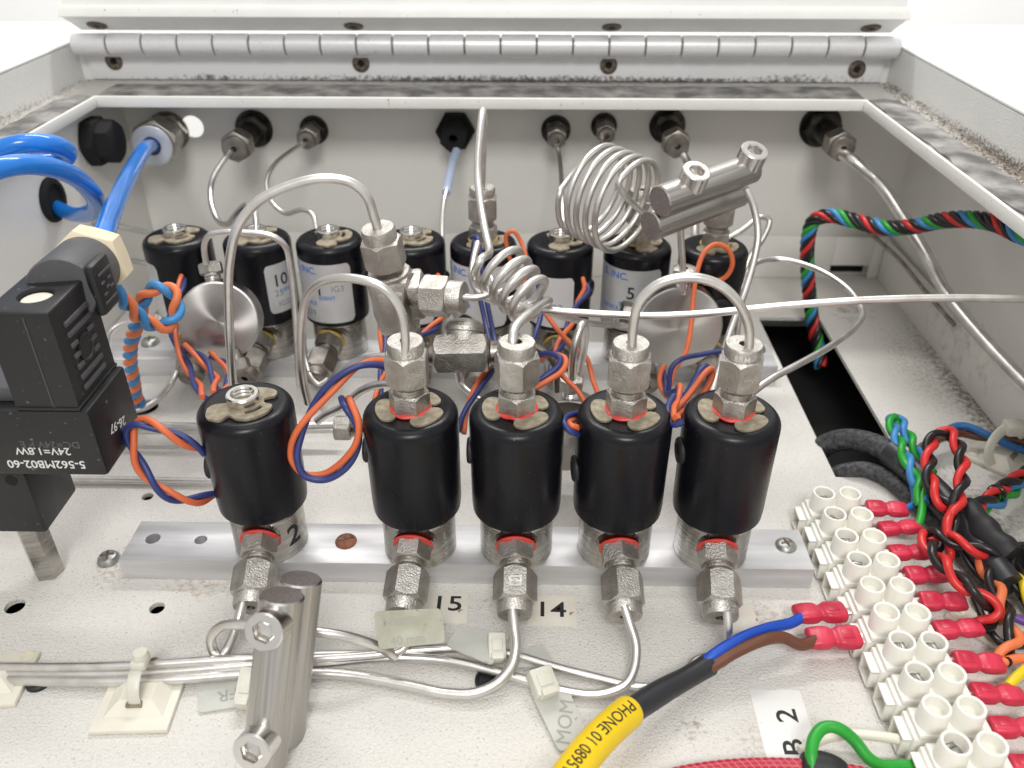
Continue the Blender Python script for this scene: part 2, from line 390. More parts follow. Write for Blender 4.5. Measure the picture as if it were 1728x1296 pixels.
# ------------------------------------------------------------------ objects
WLOC = {}
def tag(o, label=None, cat=None, group=None, kind=None):
    if label: o['label'] = label
    if cat: o['category'] = cat
    if group: o['group'] = group
    if kind: o['kind'] = kind
    return o
def thing(name, label, cat, loc, group=None, rot=None):
    o = bpy.data.objects.new(name, None); C.objects.link(o)
    o.empty_display_size = 0.005
    o.location = Vector(loc)*S
    if rot is not None: o.rotation_euler = rot
    WLOC[o.name] = Vector(loc)
    return tag(o, label, cat, group)
def link(name, me, m, parent=None):
    o = bpy.data.objects.new(name, me); C.objects.link(o)
    if m and not me.materials: me.materials.append(m)
    if parent: o.parent = parent
    return o
def part(name, mb, m, parent, world=False, sharp=32):
    """a part in the local frame of its thing (world=True: vertices given in world mm, thing unrotated)"""
    off = None
    if world:
        p = parent
        while p.parent: p = p.parent
        off = WLOC[p.name]
    return link(name, mb.mesh(name, sharp, off), m, parent)
def solo(name, mb, m, label, cat, loc, group=None, sharp=32):
    o = link(name, mb.mesh(name, sharp, Vector(loc)), m)
    o.location = Vector(loc)*S; WLOC[o.name] = Vector(loc)
    return tag(o, label, cat, group)
CACHE = {}
def cpart(key, name, fn, m, parent, rz=0.0, sharp=32):
    if key not in CACHE:
        CACHE[key] = fn().mesh(name, sharp); CACHE[key].materials.append(m)
    o = link(name, CACHE[key], None, parent)
    if rz: o.rotation_euler.z = rz
    return o
def tube(label, pts, r=1.65, m='steel', name='steel_tube', cat='tube', group=None, k=8, n=14):
    pp = smooth(pts, k); mb = MB(); mb.sweep(pp, r*1.1 if m == 'steel' else r, n)
    return solo(name, mb, M[m], label, cat, pts[0], group, sharp=60)

def text_bm(body, size, ext=0.08, bold=0.0, cuts=0, align='CENTER'):
    cu = bpy.data.curves.new('lettering', 'FONT'); cu.body = body; cu.size = size; cu.extrude = ext; cu.offset = bold
    cu.align_x = align; cu.align_y = 'CENTER'; cu.resolution_u = 3
    o = bpy.data.objects.new('lettering', cu); C.objects.link(o)
    bpy.context.view_layer.update()
    me = bpy.data.meshes.new_from_object(o.evaluated_get(bpy.context.evaluated_depsgraph_get()))
    bpy.data.objects.remove(o); bpy.data.curves.remove(cu)
    t = bmesh.new(); t.from_mesh(me); bpy.data.meshes.remove(me)
    if cuts:
        bmesh.ops.triangulate(t, faces=t.faces[:])
        bmesh.ops.subdivide_edges(t, edges=[e for e in t.edges if e.calc_length() > size*0.12], cuts=cuts, use_grid_fill=True)
    return t
def text_flat(body, size, m, ext=0.06, bold=0.0, align='CENTER'):
    mb = MB(); mb.merge(text_bm(body, size, ext, bold, 0, align), m); return mb
def text_cyl(body, size, r, ang, z, ext=0.05, bold=0.0, align='CENTER', m=I4):
    """lettering wrapped on a cylinder of radius r about local z"""
    t = text_bm(body, size, ext, bold, 2, align)
    for v in t.verts:
        a = ang + v.co.x/r; rr = r + v.co.z
        v.co = Vector((rr*math.cos(a), rr*math.sin(a), z+v.co.y))
    mb = MB(); mb.merge(t, m); return mb
def patch_cyl(r, a0, a1, z0, z1, rad=3.0, th=0.12, m=I4, n=28):
    """a label with rounded corners lying on a cylinder"""
    mb = MB(); L_ = (a1-a0)*r; cols = []
    def ins(d): return rad-math.sqrt(max(0, rad*rad-(rad-d)**2)) if d < rad else 0.0
    for i in range(n+1):
        x = L_*i/n; e = ins(min(x, L_-x)); a = a0+x/r
        q = []
        for rr, z in ((r+0.02, z0+e), (r+th, z0+e), (r+th, z1-e), (r+0.02, z1-e)):
            q.append(mb.bm.verts.new(m @ Vector((rr*math.cos(a), rr*math.sin(a), z))))
        cols.append(q)
    for a, b in zip(cols, cols[1:]):
        for k in range(4): mb.face([a[k], b[k], b[(k+1) % 4], a[(k+1) % 4]])
    mb.face(cols[0]); mb.face(list(reversed(cols[-1])))
    return mb

# ================================================================== SETTING: floor plate and enclosure
XL, XR, YB = -297.0, 283.0, 624.0
def fill_plate(outline, holes, z0, z1, m=I4):
    t = bmesh.new(); edges = []
    for lp in [outline]+holes:
        vs = [t.verts.new((p[0], p[1], 0)) for p in lp]
        edges += [t.edges.new((vs[i], vs[(i+1) % len(vs)])) for i in range(len(vs))]
    bmesh.ops.triangle_fill(t, use_beauty=True, use_dissolve=False, edges=edges)
    r = bmesh.ops.extrude_face_region(t, geom=t.faces[:])
    for v in t.verts: v.co.z = z0
    for v in [g for g in r['geom'] if isinstance(g, bmesh.types.BMVert)]: v.co.z = z1
    bmesh.ops.recalc_face_normals(t, faces=t.faces[:])
    mb = MB(); mb.merge(t, m); return mb
def circ(c, r, n=28): return [(c[0]+r*math.cos(2*math.pi*i/n), c[1]+r*math.sin(2*math.pi*i/n)) for i in range(n)]
slot = [(169.3, 362.6), (211.0, 362.6), (213.5, 547.6), (169.3, 547.6)]
holes = [slot]
for px, py, r in ((25, 1023, 4.4), (265, 1026, 3.4), (249, 838, 3.0), (243, 687, 8.5)):
    p = UZ(px, py); holes.append(circ((p.x, p.y), r))
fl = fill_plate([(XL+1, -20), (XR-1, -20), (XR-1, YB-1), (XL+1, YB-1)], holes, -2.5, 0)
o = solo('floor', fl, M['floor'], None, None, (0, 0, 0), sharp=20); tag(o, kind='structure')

box = thing('instrument_enclosure', 'off-white painted steel instrument case, open on top, with the hinged lid raised at the back', 'enclosure', (0, 300, -50))
def bx(mb, x0, x1, y0, y1, z0, z1, bev=0.0):
    mb.box(((x0+x1)/2, (y0+y1)/2, (z0+z1)/2), (x1-x0, y1-y0, z1-z0), bev); return mb
hc = UY(325, 214, YB)
hl = [(hc.x+8.2*math.cos(a*0.224), hc.z+8.2*math.sin(a*0.224)) for a in range(28)]
bwm = Matrix(((1, 0, 0, 0), (0, 0, 1, YB), (0, 1, 0, 0), (0, 0, 0, 1)))
part('back_wall', fill_plate([(XL-2, -50), (XR+2, -50), (XR+2, 145), (XL-2, 145)], [hl, [(240, 1), (270, 1), (270, 11), (240, 11)]], 0, 2, bwm), M['wall'], box, True, 20)
part('side_wall', bx(MB(), XL-2, XL, -20, YB-0.5, -50, 145), M['wall'], box, True)
part('side_wall', bx(MB(), XR, XR+2, -20, YB-0.5, -50, 145), M['wall'], box, True)
part('base_pan', bx(MB(), XL, XR, -20, YB-0.5, -50, -48), M['black_void'], box, True)  # coloured black so the space under the floor slot looks unlit
fm = MB(); bx(fm, XL+1, 240, YB-9, YB-7, 0.2, 35, 0.6); part('tray_flange', fm, M['wall'], box, True)
fm = MB(); bx(fm, 270, XR-1.5, YB-9, YB-7, 0.2, 35, 0.6); part('tray_flange', fm, M['wall'], box, True)
fm = MB(); bx(fm, 240.05, 269.95, YB-9, YB-7, 11, 34.9, 0.6); part('tray_flange', fm, M['wall'], box, True)
fm = MB(); bx(fm, 236, 274, YB+2.3, YB+40, -2, 14); part('dark_backing_box', fm, M['black_void'], box, True)  # added black box that keeps the wall cutout dark
fm = MB(); bx(fm, XR-5, XR-3, -19, YB-10, 0.2, 34, 0.6); part('tray_flange', fm, M['wall'], box, True)
# opening lip (one upstand each side), gutter, foam gasket, outer wall, top panels
LX, RX, LY = -288.0, 220.0, 569.0
GL, GR, GB = -323.0, 256.0, 630.0
fm = MB(); bx(fm, LX-2, RX+2, LY, LY+2.2, 142.5, 149.8, 0.8); part('lip', fm, M['lip'], box, True)
fm = MB(); bx(fm, RX, RX+2.2, -20, LY-0.3, 142.5, 149.8, 0.8); part('lip', fm, M['lip'], box, True)
fm = MB(); bx(fm, LX-2.2, LX, -20, LY-0.3, 142.5, 149.8, 0.8); part('lip', fm, M['lip'], box, True)
fm = MB(); bx(fm, GL, GR, LY+2.4, GB, 145.2, 147); part('gutter', fm, M['gutter'], box, True)
fm = MB(); bx(fm, RX+2.4, GR, -20, LY+2.2, 145.2, 147); part('gutter', fm, M['gutter'], box, True)
fm = MB(); bx(fm, GL, LX-2.4, -20, LY+2.2, 145.2, 147); part('gutter', fm, M['gutter'], box, True)
def wavy(x0, x1, y0, y1, ax, name):
    """foam strip with an uneven torn edge"""
    mb = MB(); n = 90; rows = []
    for i in range(n+1):
        t = i/n; q = random.uniform(-0.8, 0.8)+1.4*math.sin(i*0.37+x0); h = 148.3+random.uniform(-0.4, 0.4)
        if ax == 'y': y = y0+(y1-y0)*t; pr = [(x0+q, y, 147.05), (x0+q, y, h), ((x0+x1)/2, y, h+0.5), (x1, y, h-0.3), (x1, y, 147.05)]
        else: x = x0+(x1-x0)*t; pr = [(x, y0+q, 147.05), (x, y0+q, h), (x, (y0+y1)/2, h+0.5), (x, y1, h-0.3), (x, y1, 147.05)]
        rows.append(mb.ring(pr))
    for a, b in zip(rows, rows[1:]): mb.bridge(a, b)
    mb.face(rows[0]); mb.face(list(reversed(rows[-1])))
    part(name, mb, M['gasket'], box, True, 60)
wavy(RX+5.5, RX+26, -20, LY+8, 'y', 'gasket')
wavy(LX-5.5, LX-26, -20, LY+8, 'y', 'gasket')
wavy(LX-4, RX+4, LY+13, LY+44, 'x', 'gasket')
fm = MB(); bx(fm, GR, GR+2.2, -20, GB, 145, 171.8); part('rim_wall', fm, M['rim'], box, True)
fm = MB(); bx(fm, GL-2.2, GL, -20, GB, 145, 171.8); part('rim_wall', fm, M['rim'], box, True)
fm = MB(); bx(fm, GL-2.2, GR+2.2, GB+0.2, GB+2.2, 145, 171.8); part('rim_wall', fm, M['rim'], box, True)
fm = MB(); bx(fm, GR, GR+190, -20, 700, 172, 174, 0.9); part('top_panel', fm, M['lid'], box, True)
fm = MB(); bx(fm, GL-210, GL, -20, 700, 172, 174, 0.9); part('top_panel', fm, M['lid'], box, True)
fm = MB(); bx(fm, GL+0.1, GR-0.1, GB+0.4, 700, 172, 174, 0.5); part('top_panel', fm, M['lid'], box, True)
# piano hinge: leaf, knuckles in a row, countersunk screws
lf = MB(); bx(lf, -316, 251, 627.4, 629.6, 147.6, 166, 0.6)
leaf = part('hinge_leaf', lf, M['leaf'], box, True)
KY, KZ, KR, NK = 621.5, 172.6, 7.4, 23
kx0, kx1 = -320.0, 255.5
for i in range(NK):
    a = kx0+(kx1-kx0)*i/NK+0.55; b = kx0+(kx1-kx0)*(i+1)/NK-0.55
    mb = MB(); mb.lathe([(KR-0.5, 0), (KR, 0.5), (KR, b-a-0.5), (KR-0.5, b-a)], 24, frame((a, KY, KZ+random.uniform(-0.15, 0.15)), (1, 0, 0)))
    part('knuckle', mb, M['hinge'], leaf, True, 40)
mb = MB(); mb.lathe([(KR-2.0, 0), (KR-2.0, kx1-kx0-2)], 12, frame((kx0+1, KY, KZ), (1, 0, 0))); part('hinge_pin', mb, M['old_screw'], leaf, True)
# web joining the knuckles to the leaf
mb = MB(); bx(mb, -316, 251, 625.6, 627.6, 163.5, 171); part('hinge_web', mb, M['hinge'], leaf, True)
def csk_screw(p, nrm, r, parent, m='old_screw', torx=True):
    mb = MB(); f = frame(p, nrm)
    mb.lathe([(r, -0.6), (r, 0.25), (r-0.5, 0.6), (r*0.5, 0.8), (r*0.42, 0.7), (r*0.36, 0.12)], 24, f, caps=True)
    o = part('screw', mb, M[m], parent, True, 35); o.data.materials.append(M['black_void']); o.data.polygons[len(o.data.polygons)-1].material_index = 1  # recess bottom coloured black to stand for the shade inside
    return o
for px, py in ((192, 103), (609, 107), (1027, 110), (1446, 117)):
    csk_screw(UY(px, py, 627.2), (0, -1, 0.05), 6.2, leaf)
# crumbs of rust and dirt lying in the gutter corners
cm = MB()
def crumb(p, r):
    vs = [cm.bm.verts.new(Vector(p)+Vector((random.uniform(-r, r), random.uniform(-r, r), random.uniform(-0.2*r, r)))) for _ in range(5)]
    for a, b, c in ((0, 1, 2), (0, 2, 3), (0, 3, 4), (1, 2, 4), (2, 3, 4), (0, 1, 4)): cm.face([vs[a], vs[b], vs[c]])
for _ in range(1500):
    y = random.uniform(200, 625); k = random.random()**2
    crumb((GR-0.6-k*9, y, 147.2+max(0, (1-k*4))*random.uniform(0, 2.2)), random.uniform(0.25, 0.9))
for _ in range(600):
    y = random.uniform(330, 625); k = random.random()**2; crumb((GL+0.6+k*9, y, 147.2+max(0, (1-k*4))*random.uniform(0, 1.2)), random.uniform(0.2, 0.6))
for _ in range(500):
    x = random.uniform(GL+5, GR-5); k = random.random()**2; crumb((x, 627-k*8, 147.2), random.uniform(0.2, 0.55))
M['crumb'] = mat('rust_crumbs', (0.16, 0.115, 0.08), 0.9, var_col=(0.30, 0.26, 0.20), vscale=300)
o = solo('dirt_crumbs', cm, M['crumb'], None, None, (0, 400, 147), sharp=180); tag(o, kind='stuff')
# raised lid leaning back, its edge flange carries the upper leaf
A_ = Vector((0, 626.5, 180.6)); B_ = Vector((0, 604.5, 192.6)); ud = (B_-A_).normalized(); vd = Vector((0, -ud.z*-1, -ud.y)); vd = Vector((0, abs(ud.z), abs(ud.y)))
LM = Matrix(((1, 0, 0, 0), (0, ud.y, vd.y, A_.y), (0, ud.z, vd.z, A_.z), (0, 0, 0, 1)))
mb = MB(); mb.box((-32.3, 12.5, 150), (566, 25, 300), 1.4, LM); lid = part('lid', mb, M['lid'], box, True)
mb = MB(); mb.box((-32.3, 26.1, 4.0), (568.5, 2.0, 8), 0.7, LM); part('lid_edge', mb, M['lip'], lid, True)
for px, py in ((163, 42), (597, 48), (1032, 52), (1468, 57)):
    p = UY(px, py, 616.0); q = A_ + ud*11.5 + vd*-0.4; q.x = p.x
    csk_screw(q, -vd, 6.6, lid)

PI = math.pi
ON = ('orange', 'navy')
# ================================================================== solenoid valves
CLIP = [(-14.0, -6.0), (-12.6, -12.2), (-9.5, -14.2), (-5.6, -14.6), (-3.4, -11.0), (0.4, -13.2), (5, -13.6), (9.2, -11.4), (12.6, -6.8), (12.9, -2.4), (9.0, -0.6),
        (8.6, 2.7), (12.2, 4.3), (12.4, 8.0), (8.4, 10.6), (3, 11.2), (-2, 10.6), (-3.6, 7.2), (-5.6, 3.4), (-6.6, -1.4), (-9.8, -2.2), (-12.4, -3.2)]
def clip_poly():
    pts = smooth([Vector((x, y, 0)) for x, y in CLIP]+[Vector((*CLIP[0], 0))], 4)[:-1]
    return [(p.x*0.98, p.y*0.98) for p in pts]
def clip_mb():
    gap = [(8.0*math.cos(a), 8.0*math.sin(a)) for a in [(-1.25+i*0.09) for i in range(11)]] + [(10.2*math.cos(a), 10.2*math.sin(a)) for a in [(-0.38-i*0.085) for i in range(11)]]
    return fill_plate(clip_poly(), [gap], 77.95, 79.1)
def lobe_mb(r0, r1, a0, a1):
    mb = MB(); poly = []; w = (r1-r0)/2; rm = (r0+r1)/2; n = 12
    for i in range(n+1): a = a0+(a1-a0)*i/n; poly.append((r1*math.cos(a), r1*math.sin(a)))
    for k in range(1, 6): q = math.pi*k/6; e = w*math.cos(q); poly.append(((rm+e)*math.cos(a1)-w*math.sin(q)*math.sin(a1), (rm+e)*math.sin(a1)+w*math.sin(q)*math.cos(a1)))
    for i in range(n+1): a = a1+(a0-a1)*i/n; poly.append((r0*math.cos(a), r0*math.sin(a)))
    for k in range(1, 6): q = math.pi*k/6; e = -w*math.cos(q); poly.append(((rm+e)*math.cos(a0)+w*math.sin(q)*math.sin(a0), (rm+e)*math.sin(a0)-w*math.sin(q)*math.cos(a0)))
    mb.prism(poly, 77.9, 78.85); return mb
def coil_mb():
    mb = MB(); pr = [(16.0, 25.6), (19.0, 25.6), (19.7, 26.3), (20.0, 30), (20.3, 72.5)]
    for i in range(1, 8):
        a = i/7*math.pi/2; pr.append((15.6+4.7*math.cos(a), 73.3+4.7*math.sin(a)))
    pr += [(14.2, 77.75), (6, 77.75)]
    mb.lathe(pr, 64); return mb
def body_mb():
    mb = MB(); mb.lathe([(16.0, 0), (16.7, 0.5), (16.7, 22.4), (16.2, 22.9), (16.2, 24.0), (17.6, 24.2), (17.6, 25.5), (16, 25.6)], 64)
    mb.lathe([(9.8, 10.5), (9.8, 15.4)], 32, frame((0, 0, 20.5), (0, -1, -0.36))); return mb
def core_mb():
    mb = MB(); mb.lathe([(7.0, 77.5), (7.0, 82.6), (6.5, 83.2), (5.0, 83.2), (4.5, 82.4), (4.9, 81.6), (4.4, 80.8), (4.8, 80.0), (4.3, 79.2), (4.6, 78.4), (4.3, 77.8), (0.01, 77.8)], 32, caps=False); return mb
def adapter_mb(z0=1.0, dirty=False):
    mb = MB(); mb.hexnut(15.2, z0, 9.0, ch0=False, k=0.75); mb.lathe([(6.0, 8.6), (6.0, 9.8), (6.5, 10.3), (6.5, 11.4), (5.8, 11.9), (5.8, 14.2)], 28); return mb
def nut_mb():
    mb = MB(); mb.hexnut(16.6, 13.0, 27.4, k=0.95)
    mb.lathe([(7.6, 26.0), (7.6, 31.6), (7.1, 32.5), (2.1, 32.5), (2.1, 30)], 32, caps=False); return mb
def seal_mb():
    mb = MB(); n = 40; rows = []
    for zz, rr in ((-0.2, 8.6), (0.1, 9.0), (0.6, 9.1), (1.1, 8.7), (1.4, 7.2)):
        rows.append(mb.ring([Vector(((rr+0.22*math.sin(i*0.9+zz*3)*(zz > 0))*math.cos(2*math.pi*i/n), (rr+0.22*math.sin(i*0.7+1))*math.sin(2*math.pi*i/n), zz+0.15*math.sin(i*0.8))) for i in range(n)]))
    for a, b in zip(rows, rows[1:]): mb.bridge(a, b)
    mb.face(list(reversed(rows[0]))); mb.face(rows[-1]); return mb
def grommet_mb():
    mb = MB(); mb.lathe([(6.0, -2), (6.0, 1.0), (5.3, 1.9), (3.6, 2.1), (3.0, 1.0), (0.01, 0.8)], 24, caps=False); return mb

def put(o, loc, d=None, hint=(0, 0, 1), spin=0.0):
    m = frame(loc, d, hint) if d is not None else Matrix.Translation(Vector(loc))
    m = m @ Matrix.Rotation(spin, 4, 'Z')
    o.location = m.translation*S; o.rotation_euler = m.to_euler(); return o
def fitting(parent, loc, d, spin=0.0, spin2=0.0, seal='seal', m='nickel', stamp=None, ring=None, hint=(0, 0, 1), name='compression_fitting'):
    """adapter screwed in at loc along d, with sealant ring, nut and stamped letters below it in the tree"""
    f = cpart('adapter'+m, name, adapter_mb, M[m], parent); put(f, loc, d, hint, spin)
    cpart('nut'+m, 'nut', nut_mb, M[m], f, spin2)
    if seal: cpart('seal'+seal, 'thread_seal', seal_mb, M[seal], f)
    if stamp:
        key = 'st'+stamp+m
        def fn():
            fm = Matrix.Rotation(PI/6, 4, 'Z') @ frame((8.27, 0, 20.2), (1, 0, 0)); mb = MB(); mb.merge(text_bm(stamp, 6.4, 0.22, 0.05), fm); return mb
        s_ = cpart(key, 'stamp', fn, M['body'], f, spin2)
    if ring:
        def fn2(): return text_cyl(ring, 3.4, 7.62, PI/6, 29.2, 0.16, 0.03)
        cpart('rg'+ring+m, 'stamped_ring', fn2, M['polish'], f, spin2)
    return f

FRONT_Y, BACK_Y, BAR = 293.0, 474.5, 12.0
def valve(label, x, y, group, clip_rot=0.0, core=True, grommet=180.0, gz=56, rot=(0, 0, 0), z=BAR):
    t = thing('solenoid_valve', label, 'valve', (x, y, z), group, Euler(rot))
    cpart('body', 'valve_body', body_mb, M['body'], t)
    cpart('coil', 'coil_housing', coil_mb, M['coil'], t, random.uniform(0, 6))
    if core or y > 400: cpart('clip', 'retaining_clip', clip_mb, M['clip'], t, clip_rot)
    else:
        for q, ar in enumerate(((7.8, 14.6, 2.75, 3.65), (7.8, 15.4, -1.35, -0.62), (7.6, 13.6, 0.2, 0.62))):
            cpart('lobe%d' % q, 'clip_lobe', lambda ar=ar: lobe_mb(*ar), M['clip'], t, clip_rot)
    if core: cpart('core', 'core_tube', core_mb, M['polish'], t)
    if grommet is not None:
        a = math.radians(grommet); g = cpart('grommet', 'wire_grommet', grommet_mb, M['rubber'], t)
        put(g, (19.6*math.cos(a), 19.6*math.sin(a), gz), (math.cos(a), math.sin(a), 0))
    return t
PI = math.pi
FG = 'black solenoid valves in the front row'
v1 = valve('front-row black solenoid valve with an open threaded top, leftmost on its bar', -119.5, 295, FG, 0.0, True, 186, 46)
v2 = valve('black front solenoid valve standing directly behind the number 15 floor label', -48.6, FRONT_Y, FG, 0.22, False)
v3 = valve('black front solenoid valve whose top fitting feeds the small tube coil', -3.6, FRONT_Y, FG, 0.0, False)
v4 = valve('front solenoid valve second from the right on the bar, tube arching right from its top', 42.0, FRONT_Y, FG, 0.08, False, 185, 48)
v5 = valve('black front solenoid valve at the right end of the row beside the terminal strip', 87.0, FRONT_Y, FG, -0.05, False, 183, 58)
TOP, SIDE = (0, 0, 78.0), (0, -16.6, 12.5)
SDN = 0.36
def sd(deg): a = math.radians(deg); return (math.sin(a), -math.cos(a), -SDN)
def sl(deg): d = sd(deg); return (d[0]*15.6, d[1]*15.6, 15.0)
fitting(v2, TOP, (0, 0, 1), -0.09, -1.48, stamp='D6', ring='VORLE')
fitting(v3, TOP, (0, 0, 1), 0.52, 0.265, ring=None)
fitting(v4, TOP, (0, 0, 1), -0.35, -2.355, stamp='E5', ring='J  2 0 0')
fitting(v5, TOP, (0, 0, 1), -0.26, -1.57, stamp='E5', ring='ERM-4-LA')
fitting(v1, sl(4), sd(4), 0.2, 0.5, ring='A-40')
fitting(v2, sl(-3), sd(-3), 0.1, 0.75, ring='LOK 10')
fitting(v3, sl(0), sd(0), 0.5, 0.547, stamp='E3', ring='PA21')
fitting(v4, sl(1), sd(1), 0.5, 0.35)
fitting(v5, sl(-5), sd(-5), 0.25, 0.797, stamp='E5', ring='67-64-E5')
part('handwritten_mark', text_cyl('2', 15, 16.75, -0.55, 11.5, 0.05, 0.25), M['print_black'], v1)

BG = 'black solenoid valves in the back row'
bxs = [(-214, 477), (-165, 477), (-120.5, 477), (-70, 476), (-26.5, 474.5), (20, 474), (66.5, 472), (111.5, 469)]
blab = ['left end valve of the back row, behind the blue and orange cable loop',
        'black back-row solenoid valve whose silver label is marked with a handwritten 10',
        'black back-row solenoid valve with a silver label reading INC. and a handwritten 1',
        'black back-row solenoid valve half hidden behind the tall steel tee fitting',
        'black back-row solenoid valve behind the small tube coil, with a compression fitting on its top',
        'black back-row solenoid valve with an open threaded top between the two tube coils',
        'black back-row solenoid valve under the large tube coil, its silver label marked 5',
        'right end valve of the back row with an orange wire looping over it']
brot = [0.0, 0.2, 0.9, 0.15, 0.5, 0.7, 1.1, 0.2]
bcore = [1, 1, 1, 1, 0, 1, 0, 0]
bgro = [(-50, 46), (-140, 44), (-8, 52), (-12, 52), (-120, 30), (-25, 50), (0, 40), (-80, 46)]
bv = []
for i, (x, y) in enumerate(bxs):
    bv.append(valve(blab[i], x, y, BG, brot[i], bool(bcore[i]), bgro[i][0], bgro[i][1]))
for i in (4, 6, 7): fitting(bv[i], TOP, (0, 0, 1), 0.3, 0.1+0.3*i, seal='yellowseal', m='nickel')
for i, d in ((0, 12), (1, -8), (2, -10), (3, 6), (4, -4), (5, 0), (6, 8), (7, 2)): fitting(bv[i], sl(d), sd(d), 0.2*i, 0.3*i, seal='yellowseal', m='dullfit')
def sticker(v, a0, a1, z0, z1, m, texts):
    st = part('sticker', patch_cyl(20.25, math.radians(a0), math.radians(a1), z0, z1), M[m], v, sharp=50)
    for (tx, size, a, z, mm, bold) in texts:
        part('lettering', text_cyl(tx, size, 20.40, math.radians(a), z, 0.03, bold), M[mm], st)
sticker(bv[0], 178, 246, 30, 66, 'foil', [])
sticker(bv[1], -68, 0, 34, 66, 'foil', [('10', 11, -42, 55, 'print_black', 0.12), ('IG32', 5, -38, 39.5, 'print_grey', 0.0), ('25', 6, -48, 47, 'print_grey', 0.0), ('DEVICE', 3.4, -28, 48, 'print_blue', 0.05)])
sticker(bv[2], -172, -46, 29, 68, 'foil', [('S, INC.', 6.2, -130, 63.5, 'print_blue', 0.10), ('1', 10, -104, 51, 'print_black', 0.12), ('IG3', 5.5, -72, 52, 'print_grey', 0.0),
        ('IDENT', 3.6, -92, 46, 'print_blue', 0.05), ('DEVICE', 3.6, -128, 42, 'print_blue', 0.05), ('E39', 6, -128, 35, 'print_grey', 0.05)])
sticker(bv[3], -150, -50, 29, 62, 'foilwhite', [('G3', 6, -70, 40, 'print_grey', 0.0)])
sticker(bv[4], -190, -46, 28, 68, 'foilwhite', [('S, INC.', 6.2, -140, 63.5, 'print_blue', 0.10), ('DEVICE', 3.6, -128, 42, 'print_blue', 0.05)])
sticker(bv[5], -175, -66, 29, 62, 'foilwhite', [('G3', 7, -96, 42, 'print_grey', 0.0)])
sticker(bv[6], -180, -50, 28, 68, 'foil', [('S, INC.', 6.2, -134, 63.5, 'print_blue', 0.10), ('5', 11, -103, 53, 'print_black', 0.12), ('IDENT', 4.2, -106, 45.5, 'print_blue', 0.05),
        ('DEVICE', 3.8, -140, 42, 'print_blue', 0.05), ('832X', 6.5, -128, 34, 'print_grey', 0.05)])
sticker(bv[7], -215, -150, 30, 66, 'foil', [])

# ------------------------------------------------------------------ mounting bars
def bar(name, label, x0, x1, y0, y1, holes, rot=0.0):
    c = Vector(((x0+x1)/2, (y0+y1)/2, 0.1))
    t = fill_plate([(x0, y0), (x1, y0), (x1, y1), (x0, y1)], holes, 0.1, BAR)
    bm = t.bm
    ed = [e for e in bm.edges if all(abs(v.co.z-BAR) < 1e-4 for v in e.verts) and all((abs(v.co.x-x0) < .01 or abs(v.co.x-x1) < .01 or abs(v.co.y-y0) < .01 or abs(v.co.y-y1) < .01) for v in e.verts) and e.calc_length() > 20]
    bmesh.ops.bevel(bm, geom=ed, offset=0.5, segments=2, profile=0.5, affect='EDGES')
    o = solo(name, t, M['alu'], label, 'mounting bar', c); return o
hA = UZ(258, 909, BAR); hB = UZ(339, 911, BAR)
b1 = bar('mounting_bar', 'brushed aluminium mounting bar under the front row of valves', -187, 132.5, 280.2, 307, [circ((hA.x, hA.y), 3.5), circ((hB.x, hB.y), 3.0)])
b2 = bar('mounting_bar', 'aluminium mounting bar under the back row of valves', -290, 160, 459, 488, [])
mb = MB(); mb.lathe([(3.0, 5.2), (3.0, 5.4)], 20, Matrix.Translation((hB.x, hB.y, 0))); mb.lathe([(3.5, 0.3), (3.5, 0.5)], 20, Matrix.Translation((hA.x, hA.y, 0)))
part('hole_bottom', mb, M['alu'], b1, True)

mb = MB(); bx(mb, -4000, 4000, 2200, 2220, -1500, 3500); o = solo('wall', mb, M['roomwall'], None, None, (0, 2200, 0)); tag(o, kind='structure')
# ------------------------------------------------------------------ loose screws and plate fixings
def pan_screw(label, p, r, m, group=None, cross=True, h=2.2, rz=0.3):
    t = thing('screw', label, 'screw', p, group, Euler((0, 0, rz)))
    mb = MB(); mb.lathe([(r*1.0, -0.5), (r*1.08, 0.0), (r*1.08, 0.5), (r*0.98, h*0.55), (r*0.8, h*0.9), (r*0.45, h*1.08), (0.01, h*1.12)], 32, caps=False)
    part('head', mb, M[m], t)
    mb = MB()
    if cross:
        poly = []
        for i in range(4):
            a = i*PI/2
            for da, rr in ((-0.16, 0.6), (0.16, 0.6), (PI/4, 0.22)): poly.append((r*rr*math.cos(a+da), r*rr*math.sin(a+da)))
        mb.prism(poly, h*0.55, h*1.16)
    else: mb.box((0, 0, h), (r*1.5, r*0.28, h*0.4))
    part('drive_recess', mb, M['black_void'] if m == 'old' else M['old_screw'], t); return t
pan_screw('rusty brown screw in the front bar between the first two valves', UZ(584, 914, BAR), 4.7, 'rust', None, False)
pan_screw('zinc cross-head screw at the right end of the front bar', UZ(1326, 921, BAR), 4.6, 'zinc')
pan_screw('zinc star-head screw on the floor touching the left end of the front bar', UZ(184, 945, 0), 4.9, 'zinc', None, True, 3.4)
pan_screw('grey cross-head screw at the left end of the back bar', UZ(254, 579, BAR), 5.6, 'zinc', None, True, 3.4)
pan_screw('dull screw at the right end of the back bar behind the rightmost front valve', UZ(1276, 590, BAR), 5.6, 'zinc', None, False, 3.2)
def plug(label, p, r):
    mb = MB(); mb.lathe([(r, 0.1), (r*0.98, 1.5), (r*0.8, 2.2), (r*0.72, 1.2), (0.01, 1.0)], 28, Matrix.Translation(p), caps=False)
    solo('rubber_plug', mb, M['rubber'], label, 'plug', p, 'black rubber plugs in the floor plate')
plug('black rubber plug in the floor under the tubes behind the left tie mount', UZ(66, 1152, 0), 5.0)
plug('black rubber plug in the floor under the bent tube below valve 14', UZ(824, 1150, 0), 5.6)
for o in [x for x in C.objects if x.name.startswith('rubber_plug')]: del o['group']

